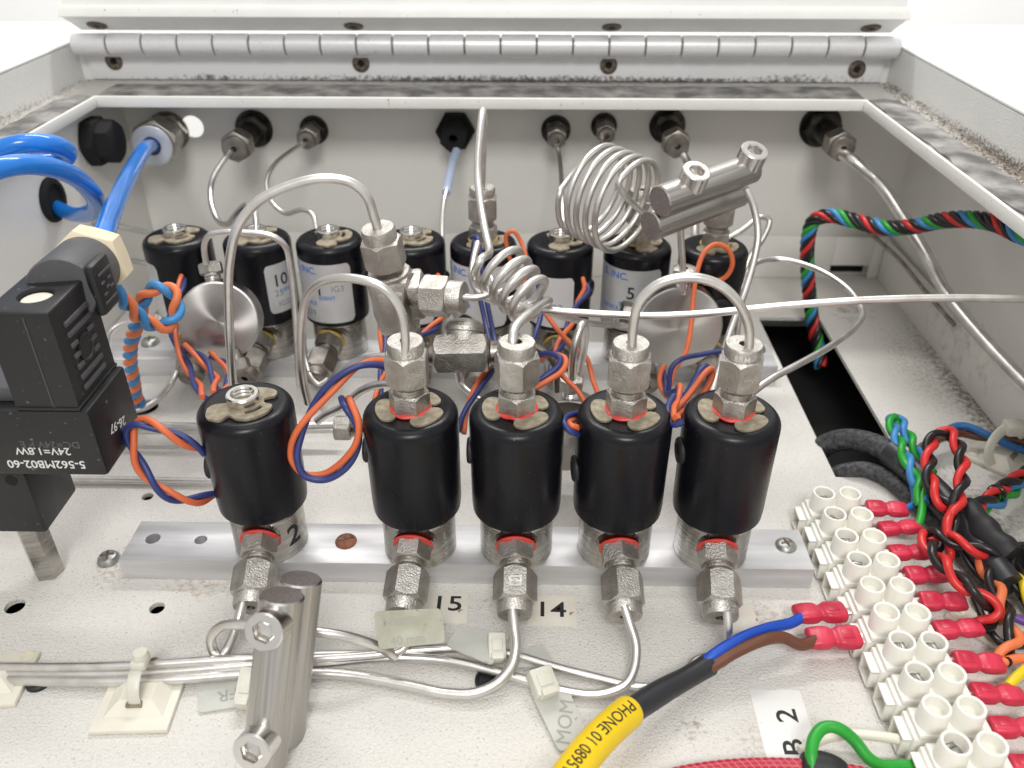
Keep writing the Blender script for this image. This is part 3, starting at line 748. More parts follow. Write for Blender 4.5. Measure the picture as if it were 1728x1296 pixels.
# ================================================================== steel tubing between the valves
tube('arched steel tube from the D6 fitting of the second front valve, falling to the left',
     PY((683, 604, 287), (684, 572, 287), (674, 520, 288), (645, 485, 289), (596, 470, 292), (548, 474, 297), (520, 497, 302), (509, 545, 306), (508, 610, 309), (513, 650, 312), (520, 680, 314)))
tube('steel tube arch joining the tops of the two rightmost front valves',
     PY((1066, 598, 291), (1068, 555, 290), (1080, 508, 290), (1112, 479, 290), (1160, 468, 290), (1208, 478, 290), (1243, 507, 290), (1263, 550, 291), (1263, 590, 291), (1254, 618, 291)), r=1.75)
tube('tall arched steel tube rising behind the leftmost front valve into the tee fitting',
     PY((641, 398, 340), (632, 368, 340), (618, 330, 339), (592, 308, 338), (545, 301, 337), (490, 313, 336), (436, 340, 334), (402, 382, 332), (387, 445, 330), (386, 530, 328), (390, 610, 326), (396, 690, 325)), r=1.9)
# small coil over valve 3
def helix(c, axis, r, turns, pitch, ph=0.0, n=18, taper=0.0, hint=(0, 0, 1)):
    f = frame(c, axis, hint); out = []
    N_ = int(turns*n)
    for i in range(N_+1):
        a = ph+2*PI*i/n; t = i/n; rr = r*(1+taper*t)
        out.append(f @ Vector((rr*math.cos(a), rr*math.sin(a), (t-turns/2)*pitch)))
    return out
ca, cb = UY(836, 446, 350), UY(900, 513, 332)
hx = helix((ca+cb)/2, cb-ca, 12.0, 4.6, (cb-ca).length/4.4, ph=2.6, taper=-0.03)
pp = PY((813, 352, 474), (814, 300, 472), (816, 240, 468), (817, 200, 462), (815, 186, 450), (811, 215, 438), (806, 280, 424), (811, 345, 404), (820, 395, 384), (826, 425, 368)) + hx + PY((880, 540, 305), (868, 556, 298), (865, 575, 293), (866, 606, 291))
tube('steel tube with a hairpin at the lip and small coil above the middle valve', pp, r=1.75, k=4, name='coiled_tube')
tube('steel tube from the side nut of the tee to the small tube coil', PY((775, 500, 337), (800, 502, 338), (826, 495, 340), (832, 485, 344), (824, 462, 352)), r=1.6)
tube('steel tube dropping beside the blue wire and crossing under the small coil', PY((806, 410, 420), (799, 440, 405), (797, 470, 390), (812, 498, 372), (845, 512, 360), (880, 520, 350)), r=1.6)
tube('long straight steel tube running right from the small coil across the black slot', PY((845, 505, 345), (880, 516, 342), (930, 524, 338), (1000, 529, 335), (1100, 533, 332), (1200, 528, 330), (1300, 518, 330), (1400, 510, 330), (1500, 505, 330), (1620, 503, 330), (1790, 506, 330)), r=1.6)
tube('steel tube curving from the small coil into the side of the right steel disc', PY((925, 526, 350), (960, 537, 370), (1000, 546, 395), (1040, 549, 418), (1060, 549, 424)), r=1.6)
tube('big open steel tube loop right of the valves crossing the black slot',
     PY((1262, 668, 322), (1300, 640, 332), (1345, 616, 345), (1400, 585, 368), (1445, 550, 398), (1455, 525, 420), (1428, 485, 448), (1375, 453, 470), (1312, 437, 482), (1272, 446, 474), (1254, 480, 462), (1248, 530, 455), (1240, 600, 452)), r=1.6)
tube('steel tube falling from the right end of the rear rod clamp past the end valve', PY((1259, 318, 425), (1272, 350, 422), (1279, 395, 416), (1272, 440, 408), (1256, 495, 395), (1232, 560, 375), (1208, 640, 352), (1190, 700, 338)), r=1.7)
tube('vertical steel tube from the rear rod clamp into the top of the right disc', PY((1147, 350, 432), (1149, 400, 430), (1152, 450, 428), (1152, 490, 427)), r=1.7)
tube('thin steel tube hook behind the right end valve of the back row', PY((1215, 410, 500), (1250, 390, 505), (1285, 366, 512), (1298, 372, 512), (1288, 402, 505), (1266, 432, 498), (1255, 470, 492), (1250, 540, 488)), r=1.6)
tube('steel tube bending from the leftmost rear wall fitting down to the valve marked 10', PY((396, 250, 578), (378, 270, 566), (360, 300, 555), (356, 340, 535), (368, 372, 520), (384, 378, 510), (398, 362, 500), (418, 346, 492), (430, 360, 485), (433, 392, 479)), r=1.75)
tube('steel tube wavering from the second rear wall fitting behind the valve marked 1', PY((520, 238, 600), (490, 256, 585), (462, 280, 565), (450, 308, 550), (458, 340, 540), (482, 360, 530), (510, 354, 522), (527, 362, 515), (535, 392, 506), (540, 450, 503)), r=1.5)
tube('steel tube emerging from the pale blue sleeve behind the back valves', PY((754, 318, 545), (748, 350, 530), (746, 390, 518), (748, 430, 510), (750, 500, 506), (752, 560, 504)), r=1.5)
tube('pale blue sleeve on a tube below the black wall gland', PY((770, 255, 598), (765, 270, 585), (759, 295, 562), (753, 325, 543)), r=3.0, m='palehose', name='blue_sleeve', cat='sleeve')
tube('nearly straight steel tube from the rear wall to the open valve between the coils', PY((936, 240, 602), (943, 260, 585), (947, 300, 560), (949, 350, 525), (951, 400, 500), (952, 460, 498)), r=1.5)
tube('steel tube dropping from the rear fitting behind the rod clamp', PY((1150, 256, 576), (1160, 274, 568), (1168, 300, 550), (1172, 350, 525), (1172, 420, 510), (1170, 500, 505)), r=2.6)
tube('thick steel tube slanting down the right wall from its rear fitting', [UY(1416, 256, 574), UY(1440, 272, 558), UX(1480, 305, 232), UX(1520, 360, 240), UX(1560, 425, 246), UX(1600, 500, 250), UX(1665, 580, 254), UX(1750, 668, 258), UX(1850, 760, 262)], r=3.6)
tube('thin dull tube close behind the thick slanting tube on the right wall', [UX(1462, 388, 262), UX(1490, 412, 268), UX(1520, 440, 271), UX(1560, 490, 273), UX(1610, 548, 274)], r=1.5, m='dullfit')
tube('steel tube over the left disc, running down between two back valves', PY((348, 445, 428), (345, 415, 428), (352, 398, 428), (378, 392, 428), (420, 393, 428), (458, 398, 428), (481, 415, 429), (490, 450, 431), (497, 520, 434), (502, 600, 437), (504, 650, 440)), r=1.6)
tube('short steel tube curling into the side nut of the valve marked 1', PY((512, 560, 440), (515, 600, 436), (524, 632, 430), (538, 648, 426), (552, 640, 430)), r=1.3)
tube('steel tube bending left across the floor from the first back valve', [UY(298, 628, 432), UY(288, 648, 424), UZ(268, 672, 6), UZ(245, 688, 4), UZ(215, 694, 3), UZ(150, 696, 3)], r=1.8)
tube('steel tube curving left from the small grey fitting behind the cable loop', PY((272, 540, 470), (240, 540, 470), (205, 546, 468), (186, 560, 464), (180, 590, 460), (178, 640, 455)), r=1.7)
tube('upper straight steel tube behind the blue hose at the left', PY((120, 368, 545), (180, 378, 535), (240, 390, 525), (300, 402, 515)), r=1.8)
tube('lower straight steel tube behind the blue hose at the left', PY((150, 432, 540), (200, 437, 535), (260, 446, 525), (330, 456, 515)), r=1.8)
tube('thin tube curling along the left wall behind the black connector', [UZ(-60, 520, 8), UZ(0, 472, 12), UZ(45, 446, 16), UZ(100, 432, 20), UZ(160, 436, 18), UZ(230, 452, 12)], r=1.5, m='dullfit')
tube('short steel tube arching left from behind the D6 fitting', PY((690, 606, 322), (655, 602, 326), (618, 606, 332), (588, 622, 338), (562, 650, 345), (545, 690, 350)), r=1.8)
tube('steel tube arching low behind the big blue and orange wire loop', PY((680, 650, 318), (648, 648, 322), (612, 658, 326), (575, 688, 328), (550, 700, 328), (534, 712, 327)), r=1.7)
tube('upper of two parallel steel tubes passing behind the leftmost front valve', [UZ(150, 712, 14), UZ(260, 717, 14), UZ(400, 719, 14), UZ(575, 716, 14)], r=1.6)
tube('lower of two parallel steel tubes passing behind the leftmost front valve', [UZ(150, 727, 8), UZ(260, 728, 8), UZ(400, 727, 9), UZ(575, 726, 11)], r=1.6)
tube('straight steel rod lying on the floor under the blue and orange wires', [UZ(60, 809, 3), UZ(180, 809, 3), UZ(340, 812, 3), UZ(480, 815, 3)], r=1.6)
tube('short bent steel tube below the elbow fitting', PY((772, 628, 350), (778, 648, 348), (792, 662, 344), (812, 676, 338)), r=1.4)
tube('short dull steel tube bending down behind the middle front fitting', PY((895, 580, 330), (920, 596, 330), (936, 618, 330), (940, 660, 330)), r=1.7, m='dullfit')
tube('steel tube rising from the half-hidden disc behind the front valves', PY((965, 640, 338), (966, 612, 338), (972, 575, 340), (982, 548, 345), (987, 552, 352), (985, 590, 360), (975, 640, 368)), r=1.75)
# large tube coil in front of the rear wall
vd_ = (RT*0.73 - FW*0.50 - UP*0.45).normalized()
cc = UY(1027, 334, 447)
hx = helix(cc, vd_, 26.0, 5.2, 6.3, ph=1.2, n=22, hint=(0, 0, 1))
pp = [UY(1018, 228, 604), UY(1016, 240, 590), UY(1014, 250, 560)] + hx[6:] + PY((1092, 366, 438),)
tube('large open steel tube coil hanging before the rear wall', pp, r=1.55, k=3, name='coiled_tube')

# ------------------------------------------------------------------ tee, elbow, discs
T0, T1 = UY(637, 384, 340), UY(688, 590, 348)
ax = (T0-T1).normalized(); L0 = (T0-T1).length
tee = thing('tee_fitting', 'tall steel tee fitting between the rows, with top and side nuts', 'fitting', T0)
toW = -FW
def at_ax(t): return T0 - ax*t
right = (RT - ax*RT.dot(ax)).normalized(); front = right.cross(ax).normalized()
if front.dot(FW) > 0: front = -front
mb = MB(); fr = frame(at_ax(19.2), ax, front)
mb.hexnut(16.4, 0, 13.6, fr @ Matrix.Rotation(0.42, 4, 'Z'), k=0.6); mb.lathe([(7.5, 13), (7.5, 18.2), (7.0, 19.1), (2.2, 19.1), (2.2, 17)], 32, fr, caps=False)
part('nut', mb, M['nickel'], tee, True)
part('stamped_ring', text_cyl('SWL 4 58', 2.9, 7.52, -1.4, 15.8, 0.10, 0, m=fr), M['polish'], tee, True)
mb = MB(); mb.lathe([(6.3, 0), (5.6, 1), (6.3, 1.6), (5.6, 2.4), (6.5, 3.2), (6.5, 4.4)], 28, frame(at_ax(18.6), -ax)); part('thread', mb, M['dullfit'], tee, True)
bf = Matrix((right, front, ax)).transposed().to_4x4(); bf.translation = at_ax(36.5)
mb = MB(); mb.box((0, 0, -1), (19.0, 18.0, 29), 3.2, bf, 2); mb.box((8.5, 0, 1.0), (11, 17.2, 18.5), 2.2, bf, 2)
mb.box((0.5, 7.2, -1), (13.5, 6.5, 20), 1.6, bf, 2)
mb.lathe([(8.6, 12.5), (9.3, 13.2), (9.3, 14.4), (8.4, 15.0), (6, 15.0)], 36, bf)
body_t = part('forged_body', mb, M['nickel'], tee, True, 40)
part('stamp', text_flat('317', 4.6, bf @ Matrix(((1, 0, 0, -3), (0, 0, -1, 9.1), (0, 1, 0, -5), (0, 0, 0, 1))) @ Matrix.Scale(1, 4), 0.2), M['polish'], body_t, True)
mb = MB(); mb.lathe([(6.4, 0), (6.4, 4)], 28, frame(at_ax(49.5), -ax)); mb.hexnut(14.8, 3.2, 13, frame(at_ax(49.5), -ax)); part('lower_hex', mb, M['dullfit'], tee, True)
bo = UY(690, 497, 342); bd = (UY(785, 503, 335)-bo).normalized(); fr = frame(bo, bd, ax)
bl = (UY(783, 503, 335)-bo).length
mb = MB(); mb.lathe([(9.8, -3), (9.8, 1.6), (8.6, 2.3), (6.2, 2.4), (6.2, bl*0.32)], 32, fr); part('side_boss', mb, M['dullfit'], tee, True)
mb = MB(); mb.hexnut(16.4, bl*0.28, bl*0.28+12.5, fr @ Matrix.Rotation(0.1, 4, 'Z'), k=0.6); mb.lathe([(7.6, bl*0.28+11), (7.6, bl-0.8), (7.1, bl), (2.1, bl), (2.1, bl-2)], 32, fr, caps=False); part('side_nut', mb, M['nickel'], tee, True)

ec = UY(775, 597, 332)
elb = thing('elbow_fitting', 'stained cast steel elbow fitting lying level behind the second and third front valves', 'fitting', ec)
fr = frame(ec - RT*11.5 + Vector((0, 0, 0)), RT + UP*0.02, UP)
mb = MB(); mb.hexnut(17.2, 0, 24.5, fr @ Matrix.Rotation(0.05, 4, 'Z'), k=1.0); part('hex_body', mb, M['nickel'], elb, True)
mb = MB(); mb.lathe([(5.2, -5.5), (5.8, -4.6), (5.2, -3.8), (5.8, -3), (5.2, -2), (5.6, 0.5)], 24, fr); part('threaded_neck', mb, M['dullfit'], elb, True); mb = MB(); mb.lathe([(6.4, 24), (6.9, 25.2), (5.6, 26), (5.6, 29.5)], 24, fr); part('threaded_neck', mb, M['dullfit'], elb, True)
mb = MB(); mb.hexnut(14.4, 29, 43, fr @ Matrix.Rotation(0.05, 4, 'Z'), k=0.8); part('end_hex', mb, M['nickel'], elb, True)
bfm = frame(ec + RT*2.0 + Vector((0, 4, 3.5)), Vector((0.05, 0.55, 0.83)))
mb = MB(); mb.lathe([(8.2, 0), (8.2, 5.0), (8.9, 5.4), (8.9, 7.4)]+[(8.7*math.cos(i*PI/16), 7.7+3.8*math.sin(i*PI/16)) for i in range(8)]+[(0.01, 11.5)], 32, bfm, caps=False); part('rounded_boss', mb, M['nickel'], elb, True)

def disc(name, label, face, nrm, r, th, topp=None, hexaf=10.5, updir=(0, 0, 1), bottoms=()):
    t = thing(name, label, 'filter', face)
    f = frame(face, nrm)
    mb = MB(); mb.lathe([(0.02, -th), (r*0.96, -th), (r, -th+1), (r, -0.9), (r-0.5, -0.2), (r-1.0, 0), (0.01, 0.02)], 72, caps=False)
    put(part('disc_body', mb, M['disc'], t, sharp=28), (0, 0, 0), nrm)
    if topp is not None:
        d = Vector(updir).normalized(); base = Vector(topp); ft = frame(base, d)
        mb = MB(); mb.lathe([(4.6, -4), (4.6, 0), (4.2, 0.6), (4.7, 1.2), (4.2, 1.8), (4.7, 2.4), (4.2, 3.0), (4.5, 4.5)], 24, ft); part('threaded_neck', mb, M['polish'], t, True)
        mb = MB(); mb.hexnut(hexaf, 4.2, 10.6, ft @ Matrix.Rotation(0.35, 4, 'Z'), hole=1.9, k=0.6); part('gland_nut', mb, M['nickel'], t, True)
    for b, d in bottoms:
        ft = frame(b, d); mb = MB(); mb.lathe([(4.4, -3), (4.4, 3)], 20, ft); mb.hexnut(hexaf, 2.5, 9, ft, k=0.6); part('port_nut', mb, M['dullfit'], t, True)
    return t
fc = UY(368, 543, 414); vw = (CAM-fc).normalized(); n1 = (vw*0.93 - RT*0.26 - UP*0.20).normalized()
disc('disc_filter', 'round steel disc filter at the left with a radial turned face', fc, n1, 22.6, 13, fc - n1*6.5 + Vector((-3, 0, 1)).normalized()*21.5*0 + (UP*0.97-RT*0.2).normalized()*22.0, 12.0, (UP*0.97-RT*0.2),
     bottoms=[(fc-n1*6.5 + (-UP*0.95+RT*0.35)*22, (-UP*0.95+RT*0.35)), (fc-n1*8 + (-UP*0.75-RT*0.75)*21, (-UP*0.75-RT*0.75))])
fc2 = UY(1146, 555, 424); disc('disc_filter', 'round steel disc filter at the right behind the hanging orange wire', fc2, (0.02, -1, 0.10), 25.0, 13, fc2 + Vector((0.5, 6.5, 24.4)), 12.5,
     bottoms=[(fc2+Vector((-24.2, 6, 6)), (-1, 0, 0.1))])
fc3 = UY(956, 738, 343); disc('disc_filter', 'steel disc filter almost hidden behind the middle front valves', fc3, (0.0, -1, 0.05), 21.0, 14, fc3 + Vector((1.5, 7, 20.6)), 11.5)
hf = UY(572, 722, 334)
t = thing('hex_fitting', 'small hex fitting with a threaded stub inside the big wire loop', 'fitting', hf); fr = frame(hf, (1, 0.02, 0))
mb = MB(); mb.hexnut(11.5, -2, 6, fr @ Matrix.Rotation(0.52, 4, 'Z'), k=0.6); part('hex', mb, M['nickel'], t, True)
mb = MB(); mb.lathe([(4.6, 5.5)]+[(4.2+0.5*(i % 2), 6+i*0.7) for i in range(18)], 24, fr); part('thread', mb, M['body'], t, True)
hf = UY(274, 538, 468); t = thing('hex_fitting', 'small grey hex fitting seen through the blue and orange cable loop', 'fitting', hf); fr = frame(hf, (1, 0.1, 0.1))
mb = MB(); mb.hexnut(10.5, -3, 6, fr, k=0.6); part('hex', mb, M['nickel'], t, True); mb = MB(); mb.lathe([(3.5, 5), (3.5, 14)], 20, fr); part('stub', mb, M['body'], t, True)

# ------------------------------------------------------------------ twin-rod tube clamps
def rod_clamp(label, p0, p1, away, r, s0, s1, headr=7.0, scr=None):
    """two parallel round rods screwed together; p0-p1 axis of the near rod, away = direction to the far rod"""
    p0 = Vector(p0); p1 = Vector(p1); d = (p1-p0).normalized(); L_ = (p1-p0).length
    a = Vector(away); a = (a-d*a.dot(d)).normalized()
    t = thing('rod_clamp', label, 'clamp', p0)
    prof = [(0.01, 0.0), (r-0.7, 0.0), (r, 0.7), (r, L_-0.7), (r-0.7, L_), (0.01, L_)]
    mb = MB(); mb.lathe(prof, 56, caps=False); put(part('near_rod', mb, M['rod'], t), (0, 0, 0), d)
    mb = MB(); mb.lathe(prof, 56, caps=False); put(part('far_rod', mb, M['rod'], t), a*(2*r+0.8), d)
    for s_ in (s0, s1):
        o_ = p0 + d*L_*s_ - a*(r+5.5); f = frame(o_, a)
        mb = MB(); hh = headr
        mb.lathe([(hh-0.5, 0), (hh, 0.5), (hh, 9.5)], 40, f, caps=False)
        n = 6; inner = [f @ Vector((hh*0.52*math.cos(i*PI/3+0.3), hh*0.52*math.sin(i*PI/3+0.3), 0.0)) for i in range(6)]
        # annular face with a hex socket
        k = 40; out = mb.ring([f @ Vector(((hh-0.5)*math.cos(2*PI*i/k), (hh-0.5)*math.sin(2*PI*i/k), 0)) for i in range(k)])
        inn = []
        for i in range(k):
            an = 2*PI*i/k; m6 = ((an-0.3) % (PI/3))-PI/6; rr = hh*0.50/math.cos(m6)
            inn.append((rr*math.cos(an), rr*math.sin(an)))
        i0 = mb.ring([f @ Vector((x*1.06, y*1.06, 0)) for x, y in inn]); i1 = mb.ring([f @ Vector((x, y, 0.4)) for x, y in inn]); i2 = mb.ring([f @ Vector((x, y, 4.6)) for x, y in inn]); i3 = mb.ring([f @ Vector((x*0.1, y*0.1, 5.6)) for x, y in inn])
        for q, w_ in ((out, i0), (i0, i1), (i1, i2), (i2, i3)): mb.bridge(q, w_)
        mb.face(i3)
        part('socket_screw', mb, M['polish'], t, True, 35)
    return t
# front clamp lies tilted, nearest the viewer
def at_depth(px, py, dep):
    v = ray(px, py); return CAM + v*(dep/F_PX)
q0, q1 = at_depth(476, 1004, 299), at_depth(446, 1290, 309)
rod_clamp('large twin-rod clamp with two socket screws lying over the floor tubes in front', q0, q1, RT*0.15+FW*0.95+UP*0.14, 8.0, 0.125, 0.805)
q0, q1 = UY(1113, 340, 402), UY(1268, 283, 438)
rod_clamp('twin-rod clamp with two socket screws tilted beside the large tube coil', q0, q1, -UP*0.55+FW*0.84-RT*0.1, 8.0, 0.30, 0.93, headr=7.2)
q0 = at_depth(447, 1055, 345)
tube('steel tube from the leftmost side nut, hooking into the front rod clamp and out again',
     [UZ(413, 1000, 21), UZ(408, 1025, 20), UZ(398, 1060, 15), UZ(382, 1098, 8), UZ(372, 1112, 7), UZ(360, 1098, 9), UZ(357, 1074, 16), UZ(374, 1057, 21), UZ(410, 1054, 24), UZ(460, 1058, 25), UZ(530, 1066, 25), UZ(580, 1073, 22), UZ(625, 1086, 16), UZ(655, 1100, 9), UZ(668, 1110, 6)], r=1.9)

# ================================================================== rear wall fittings, glands and hoses
def bulkhead(label, px, py, af=15.0, L1=7, L2=16, m='dullfit', spin=0.2, nutaf=None, name='wall_fitting', collar=True):
    p = UY(px, py, YB-0.2); f = frame(p, (0, -1, 0)); t = thing(name, label, 'fitting', p)
    na = nutaf or af*0.86
    mb = MB(); mb.lathe([(af*0.66, 0), (af*0.66, 1.2)], 32, f); mb.hexnut(af, 1.0, L1, f @ Matrix.Rotation(spin, 4, 'Z'), k=0.6); part('lock_nut', mb, M['darkfit'], t, True)
    mb = MB(); mb.lathe([(af*0.34, L1-1)]+[(af*(0.34+0.02*(i % 2)), L1+i*0.8) for i in range(int(L2*0.8))], 24, f); part('thread', mb, M['darkfit'], t, True)
    mb = MB(); mb.hexnut(na, L1+L2-17, L1+L2-4, f @ Matrix.Rotation(spin+0.3, 4, 'Z'), k=0.6)
    r = na*0.45; mb.lathe([(r, L1+L2-6), (r, L1+L2-0.8), (r-0.6, L1+L2), (2.0, L1+L2), (2.0, L1+L2-2)], 28, f, caps=False); part('nut', mb, M[m], t, True)
    return t
bulkhead('tarnished wall fitting right of the round hole, feeding a curled tube', 429, 217, 21, 9, 42, nutaf=19)
bulkhead('small tarnished wall fitting second from the round hole', 530, 219, 16, 8, 20, nutaf=14)
bulkhead('dark wall fitting above the open valve between the two coils', 938, 219, 16.5, 8, 20, nutaf=13)
bulkhead('dark wall fitting at the start of the large tube coil', 1019, 212, 14.5, 7, 20)
bulkhead('tarnished wall fitting hidden above the rear rod clamp', 1126, 212, 20, 10, 42, nutaf=17)
bulkhead('dark wall fitting at the right end of the rear wall', 1384, 213, 23, 11, 44, nutaf=18)
p = UY(769, 218, YB-0.2); f = frame(p, (0, -1, 0))
t = thing('cable_gland', 'black plastic hexagonal gland on the rear wall above the pale blue sleeve', 'gland', p)
mb = MB(); mb.hexnut(25, 0, 9, f, k=0.5); part('lock_nut', mb, M['black_void'], t, True)
mb = MB(); mb.hexnut(17.5, 8.5, 26, f @ Matrix.Rotation(0.3, 4, 'Z'), hole=3.2, k=0.5); part('gland_nut', mb, M['black_void'], t, True)
p = UY(286, 221, YB-0.2); f = frame(p, (0.03, -1, 0.0)); t = thing('cable_gland', 'large nickel hexagonal gland on the rear wall holding the blue hose', 'gland', p)
mb = MB(); mb.lathe([(14.5, 0), (14.5, 1.5)], 40, f); mb.hexnut(25.5, 1.4, 8, f, k=0.5); part('lock_nut', mb, M['dullfit'], t, True)
mb = MB(); mb.lathe([(12.5, 7)]+[(12.5+0.5*(i % 2), 8+i*0.8) for i in range(14)]+[(12.2, 20)], 32, f); part('thread', mb, M['nickel'], t, True)
mb = MB(); mb.hexnut(29, 18, 33, f @ Matrix.Rotation(0.35, 4, 'Z'), k=0.45)
mb.lathe([(14.0, 32), (14.0, 36.5), (13.2, 37.3), (6.5, 37.3), (6.2, 36.5), (6.2, 30)], 40, f, caps=False); part('gland_nut', mb, M['nickel'], t, True)
mb = MB(); mb.lathe([(14.3, 36.4), (14.3, 37.5), (13.4, 38), (6.6, 38), (6.6, 36.4)], 40, f, caps=False); part('gland_face', mb, M['palehose2'], t, True)
mb = MB(); mb.lathe([(6.4, 31), (6.4, 36.9), (4.6, 36.9), (4.6, 31)], 28, f, caps=False); part('rubber_insert', mb, M['navy'], t, True)
ge = f @ Vector((0, 0, 36))
gp = UX(150, 238, XL); gf = frame(gp, (1, 0, 0)); t = thing('cable_gland', 'black plastic gland sticking out of the left wall near the back corner', 'gland', gp)
mb = MB(); mb.hexnut(29, 0.2, 10, gf, k=0.5); part('lock_nut', mb, M['black_void'], t, True)
mb = MB(); mb.hexnut(25, 9.5, 20, gf @ Matrix.Rotation(0.4, 4, 'Z'), k=0.5); part('gland_nut', mb, M['black_void'], t, True)
mb = MB(); mb.lathe([(14.0, 0.1), (14.0, 1.5), (12.5, 3), (10.0, 3), (9.6, 1), (0.02, 0.8)], 36, frame(UX(87, 337, XL), (1, 0, 0)), caps=False)
solo('cable_grommet', mb, M['black_void'], 'round black grommet in the left wall where the blue hose enters', 'grommet', UX(87, 337, XL))
# hoses
nutp = UY(154, 443, 328); 
hose_pts = [nutp, UY(168, 412, 335), UY(185, 368, 372), UY(206, 320, 430), UY(228, 278, 500), UY(246, 250, 558), ge]
tube('thick blue hose running from the cream nut up to the nickel wall gland', hose_pts, r=4.7, m='hose', name='blue_hose', cat='hose', n=20)
tube('glossy blue hose coiled at the left edge and entering the left wall',
     PY((-60, 292, 372), (-10, 258, 376), (40, 243, 380), (88, 244, 388), (113, 257, 398), (100, 272, 402), (40, 276, 392), (-60, 300, 366), (-110, 330, 345)) +
     PY((-60, 312, 338), (-20, 290, 345), (30, 278, 356), (80, 281, 370), (125, 298, 388), (158, 330, 410), (160, 352, 432), (140, 362, 455)) + [UX(112, 358, -285), UX(92, 348, -300)], r=4.6, m='hose', name='blue_hose', cat='hose', n=20, k=6)

# ================================================================== black coil valve with plug connector
Yb = 264.0
xr = UY(183, 804, Yb).x; zb = UY(183, 804, Yb).z; zt = UY(97, 530, Yb).z; zs = UY(150, 693, Yb).z
xl2 = UY(28, 695, Yb).x
bvx = thing('coil_valve', 'black rectangular coil valve with a plug connector and upside-down white print at the left edge', 'valve', ((xr-16), Yb+18, 34))
DP = 35.0
def bbox(name, x0, x1, y0, y1, z0, z1, bev, m, parent, rotz=0):
    mb = MB(); bx(mb, x0, x1, y0, y1, z0, z1, bev); return part(name, mb, m, parent, True)
low = bbox('coil_block', xr-52, xr, Yb, Yb+DP, zb, zs-0.6, 1.6, M['blackplastic'], bvx)
bbox('rear_ledge', xr-60, xl2-1.2, Yb+6, Yb+DP-3, zs-0.4, zs+6, 1.0, M['greyplastic'], bvx)
# upper plug housing with recessed screw on the top face
hm = fill_plate([(xl2, Yb+0.8), (xr-3.2, Yb+0.8), (xr-3.2, Yb+DP-1), (xl2, Yb+DP-1)], [circ((xl2+(xr-xl2)*0.47, Yb+15), 6.6, 32)], zt-4, zt)
bmesh.ops.bevel(hm.bm, geom=[e for e in hm.bm.edges if e.calc_length() > 20 and abs(e.verts[0].co.z-zt) < .01 and abs(e.verts[1].co.z-zt) < .01 and (abs(e.verts[0].co.x-e.verts[1].co.x) < .01 or abs(e.verts[0].co.y-e.verts[1].co.y) < .01)], offset=1.1, segments=3, profile=0.5, affect='EDGES')
hm.box(((xl2+xr-3.2)/2, Yb+0.8+(DP-1.8)/2, (zs+zt-4)/2), (xr-3.2-xl2, DP-1.8, zt-4-zs-0.02))
hous = part('plug_housing', hm, M['blackplastic'], bvx, True)
mb = MB(); mb.lathe([(6.4, zt-3.9), (6.4, zt-2.6), (5.6, zt-1.8), (0.02, zt-1.4)], 32, Matrix.Translation((xl2+(xr-xl2)*0.47, Yb+15, 0)), caps=False)
part('plug_screw', mb, M['whitewire'], hous, True)
mb = MB(); bx(mb, xl2+14.6, xl2+15.0, Yb+0.55, Yb+0.85, zs+1, zt-2); part('mould_seam', mb, M['greyplastic'], hous, True)
bbox('seam_flange', xl2-0.4, xr-2.6, Yb+0.2, Yb+DP-0.4, zs-0.5, zs+0.9, 0.4, M['blackplastic'], bvx)
# vent slots and round cover on the right face
xs = xr-3.2
for i in range(7):
    zc = zt-9-i*4.6
    if i in (2, 3, 4):
        for y0, y1 in ((Yb+8, Yb+12.5), (Yb+21.5, Yb+26)):
            mb = MB(); bx(mb, xs-0.3, xs+0.9, y0, y1, zc-0.9, zc+0.9, 0.2); part('vent_rib', mb, M['greyplastic'], hous, True)
    else:
        mb = MB(); bx(mb, xs-0.3, xs+0.9, Yb+8, Yb+26, zc-0.9, zc+0.9, 0.2); part('vent_rib', mb, M['greyplastic'], hous, True)
mb = MB(); mb.lathe([(5.6, -0.5), (5.6, 0.8), (5.0, 1.0), (4.6, 0.5), (0.02, 0.5)], 28, frame((xs, Yb+17, zt-22.8), (1, 0, 0)), caps=False); part('round_cover', mb, M['blackplastic'], hous, True)
# printed lettering (upside down on the front, turned on the side)
def pf(body, size, px, py, m, bold=0.0):
    p = UY(px, py, Yb-0.02); fm = Matrix(((-1, 0, 0, p.x), (0, 0, -1, Yb-0.02), (0, -1, 0, p.z), (0, 0, 0, 1)))
    part('lettering', text_flat(body, size, fm, 0.05, bold), M[m], low, True)
pf('5-562MB02-60', 5.3, 78, 783, 'print_white', 0.07)
pf('24V=1,8W', 5.0, 72, 761, 'print_white', 0.03)
pf('DC=24V P E', 4.6, 84, 750, 'print_faint')
fm = Matrix(((0, 0, 1, xr+0.02), (0.85, 0.52, 0, Yb+17), (0.52*-1, 0.85, 0, zb+16), (0, 0, 0, 1)))
fm = Matrix(((0, 0, 1, xr+0.02), (-0.96, -0.28, 0, Yb+17.5), (0.28, -0.96, 0, zb+13.5), (0, 0, 0, 1)))
part('lettering', text_flat('26-97', 5.6, fm, 0.05, 0.04), M['print_white'], low, True)
# connector barrel and cream nut pointing along the hose
b0 = UY(112, 484, Yb+DP-3); bd = (UY(156, 442, 330)-b0).normalized(); bl = (UY(156, 442, 330)-b0).length
fr = frame(b0, bd)
mb = MB(); mb.lathe([(12.6, -6), (13.2, -5), (13.4, bl-9), (12.8, bl-8)], 40, fr); part('connector_barrel', mb, M['greyplastic'], bvx, True)
mb = MB(); mb.hexnut(27.5, bl-8.5, bl+5.5, fr @ Matrix.Rotation(0.35, 4, 'Z'), k=0.5); part('cream_nut', mb, M['cream'], bvx, True, 30)
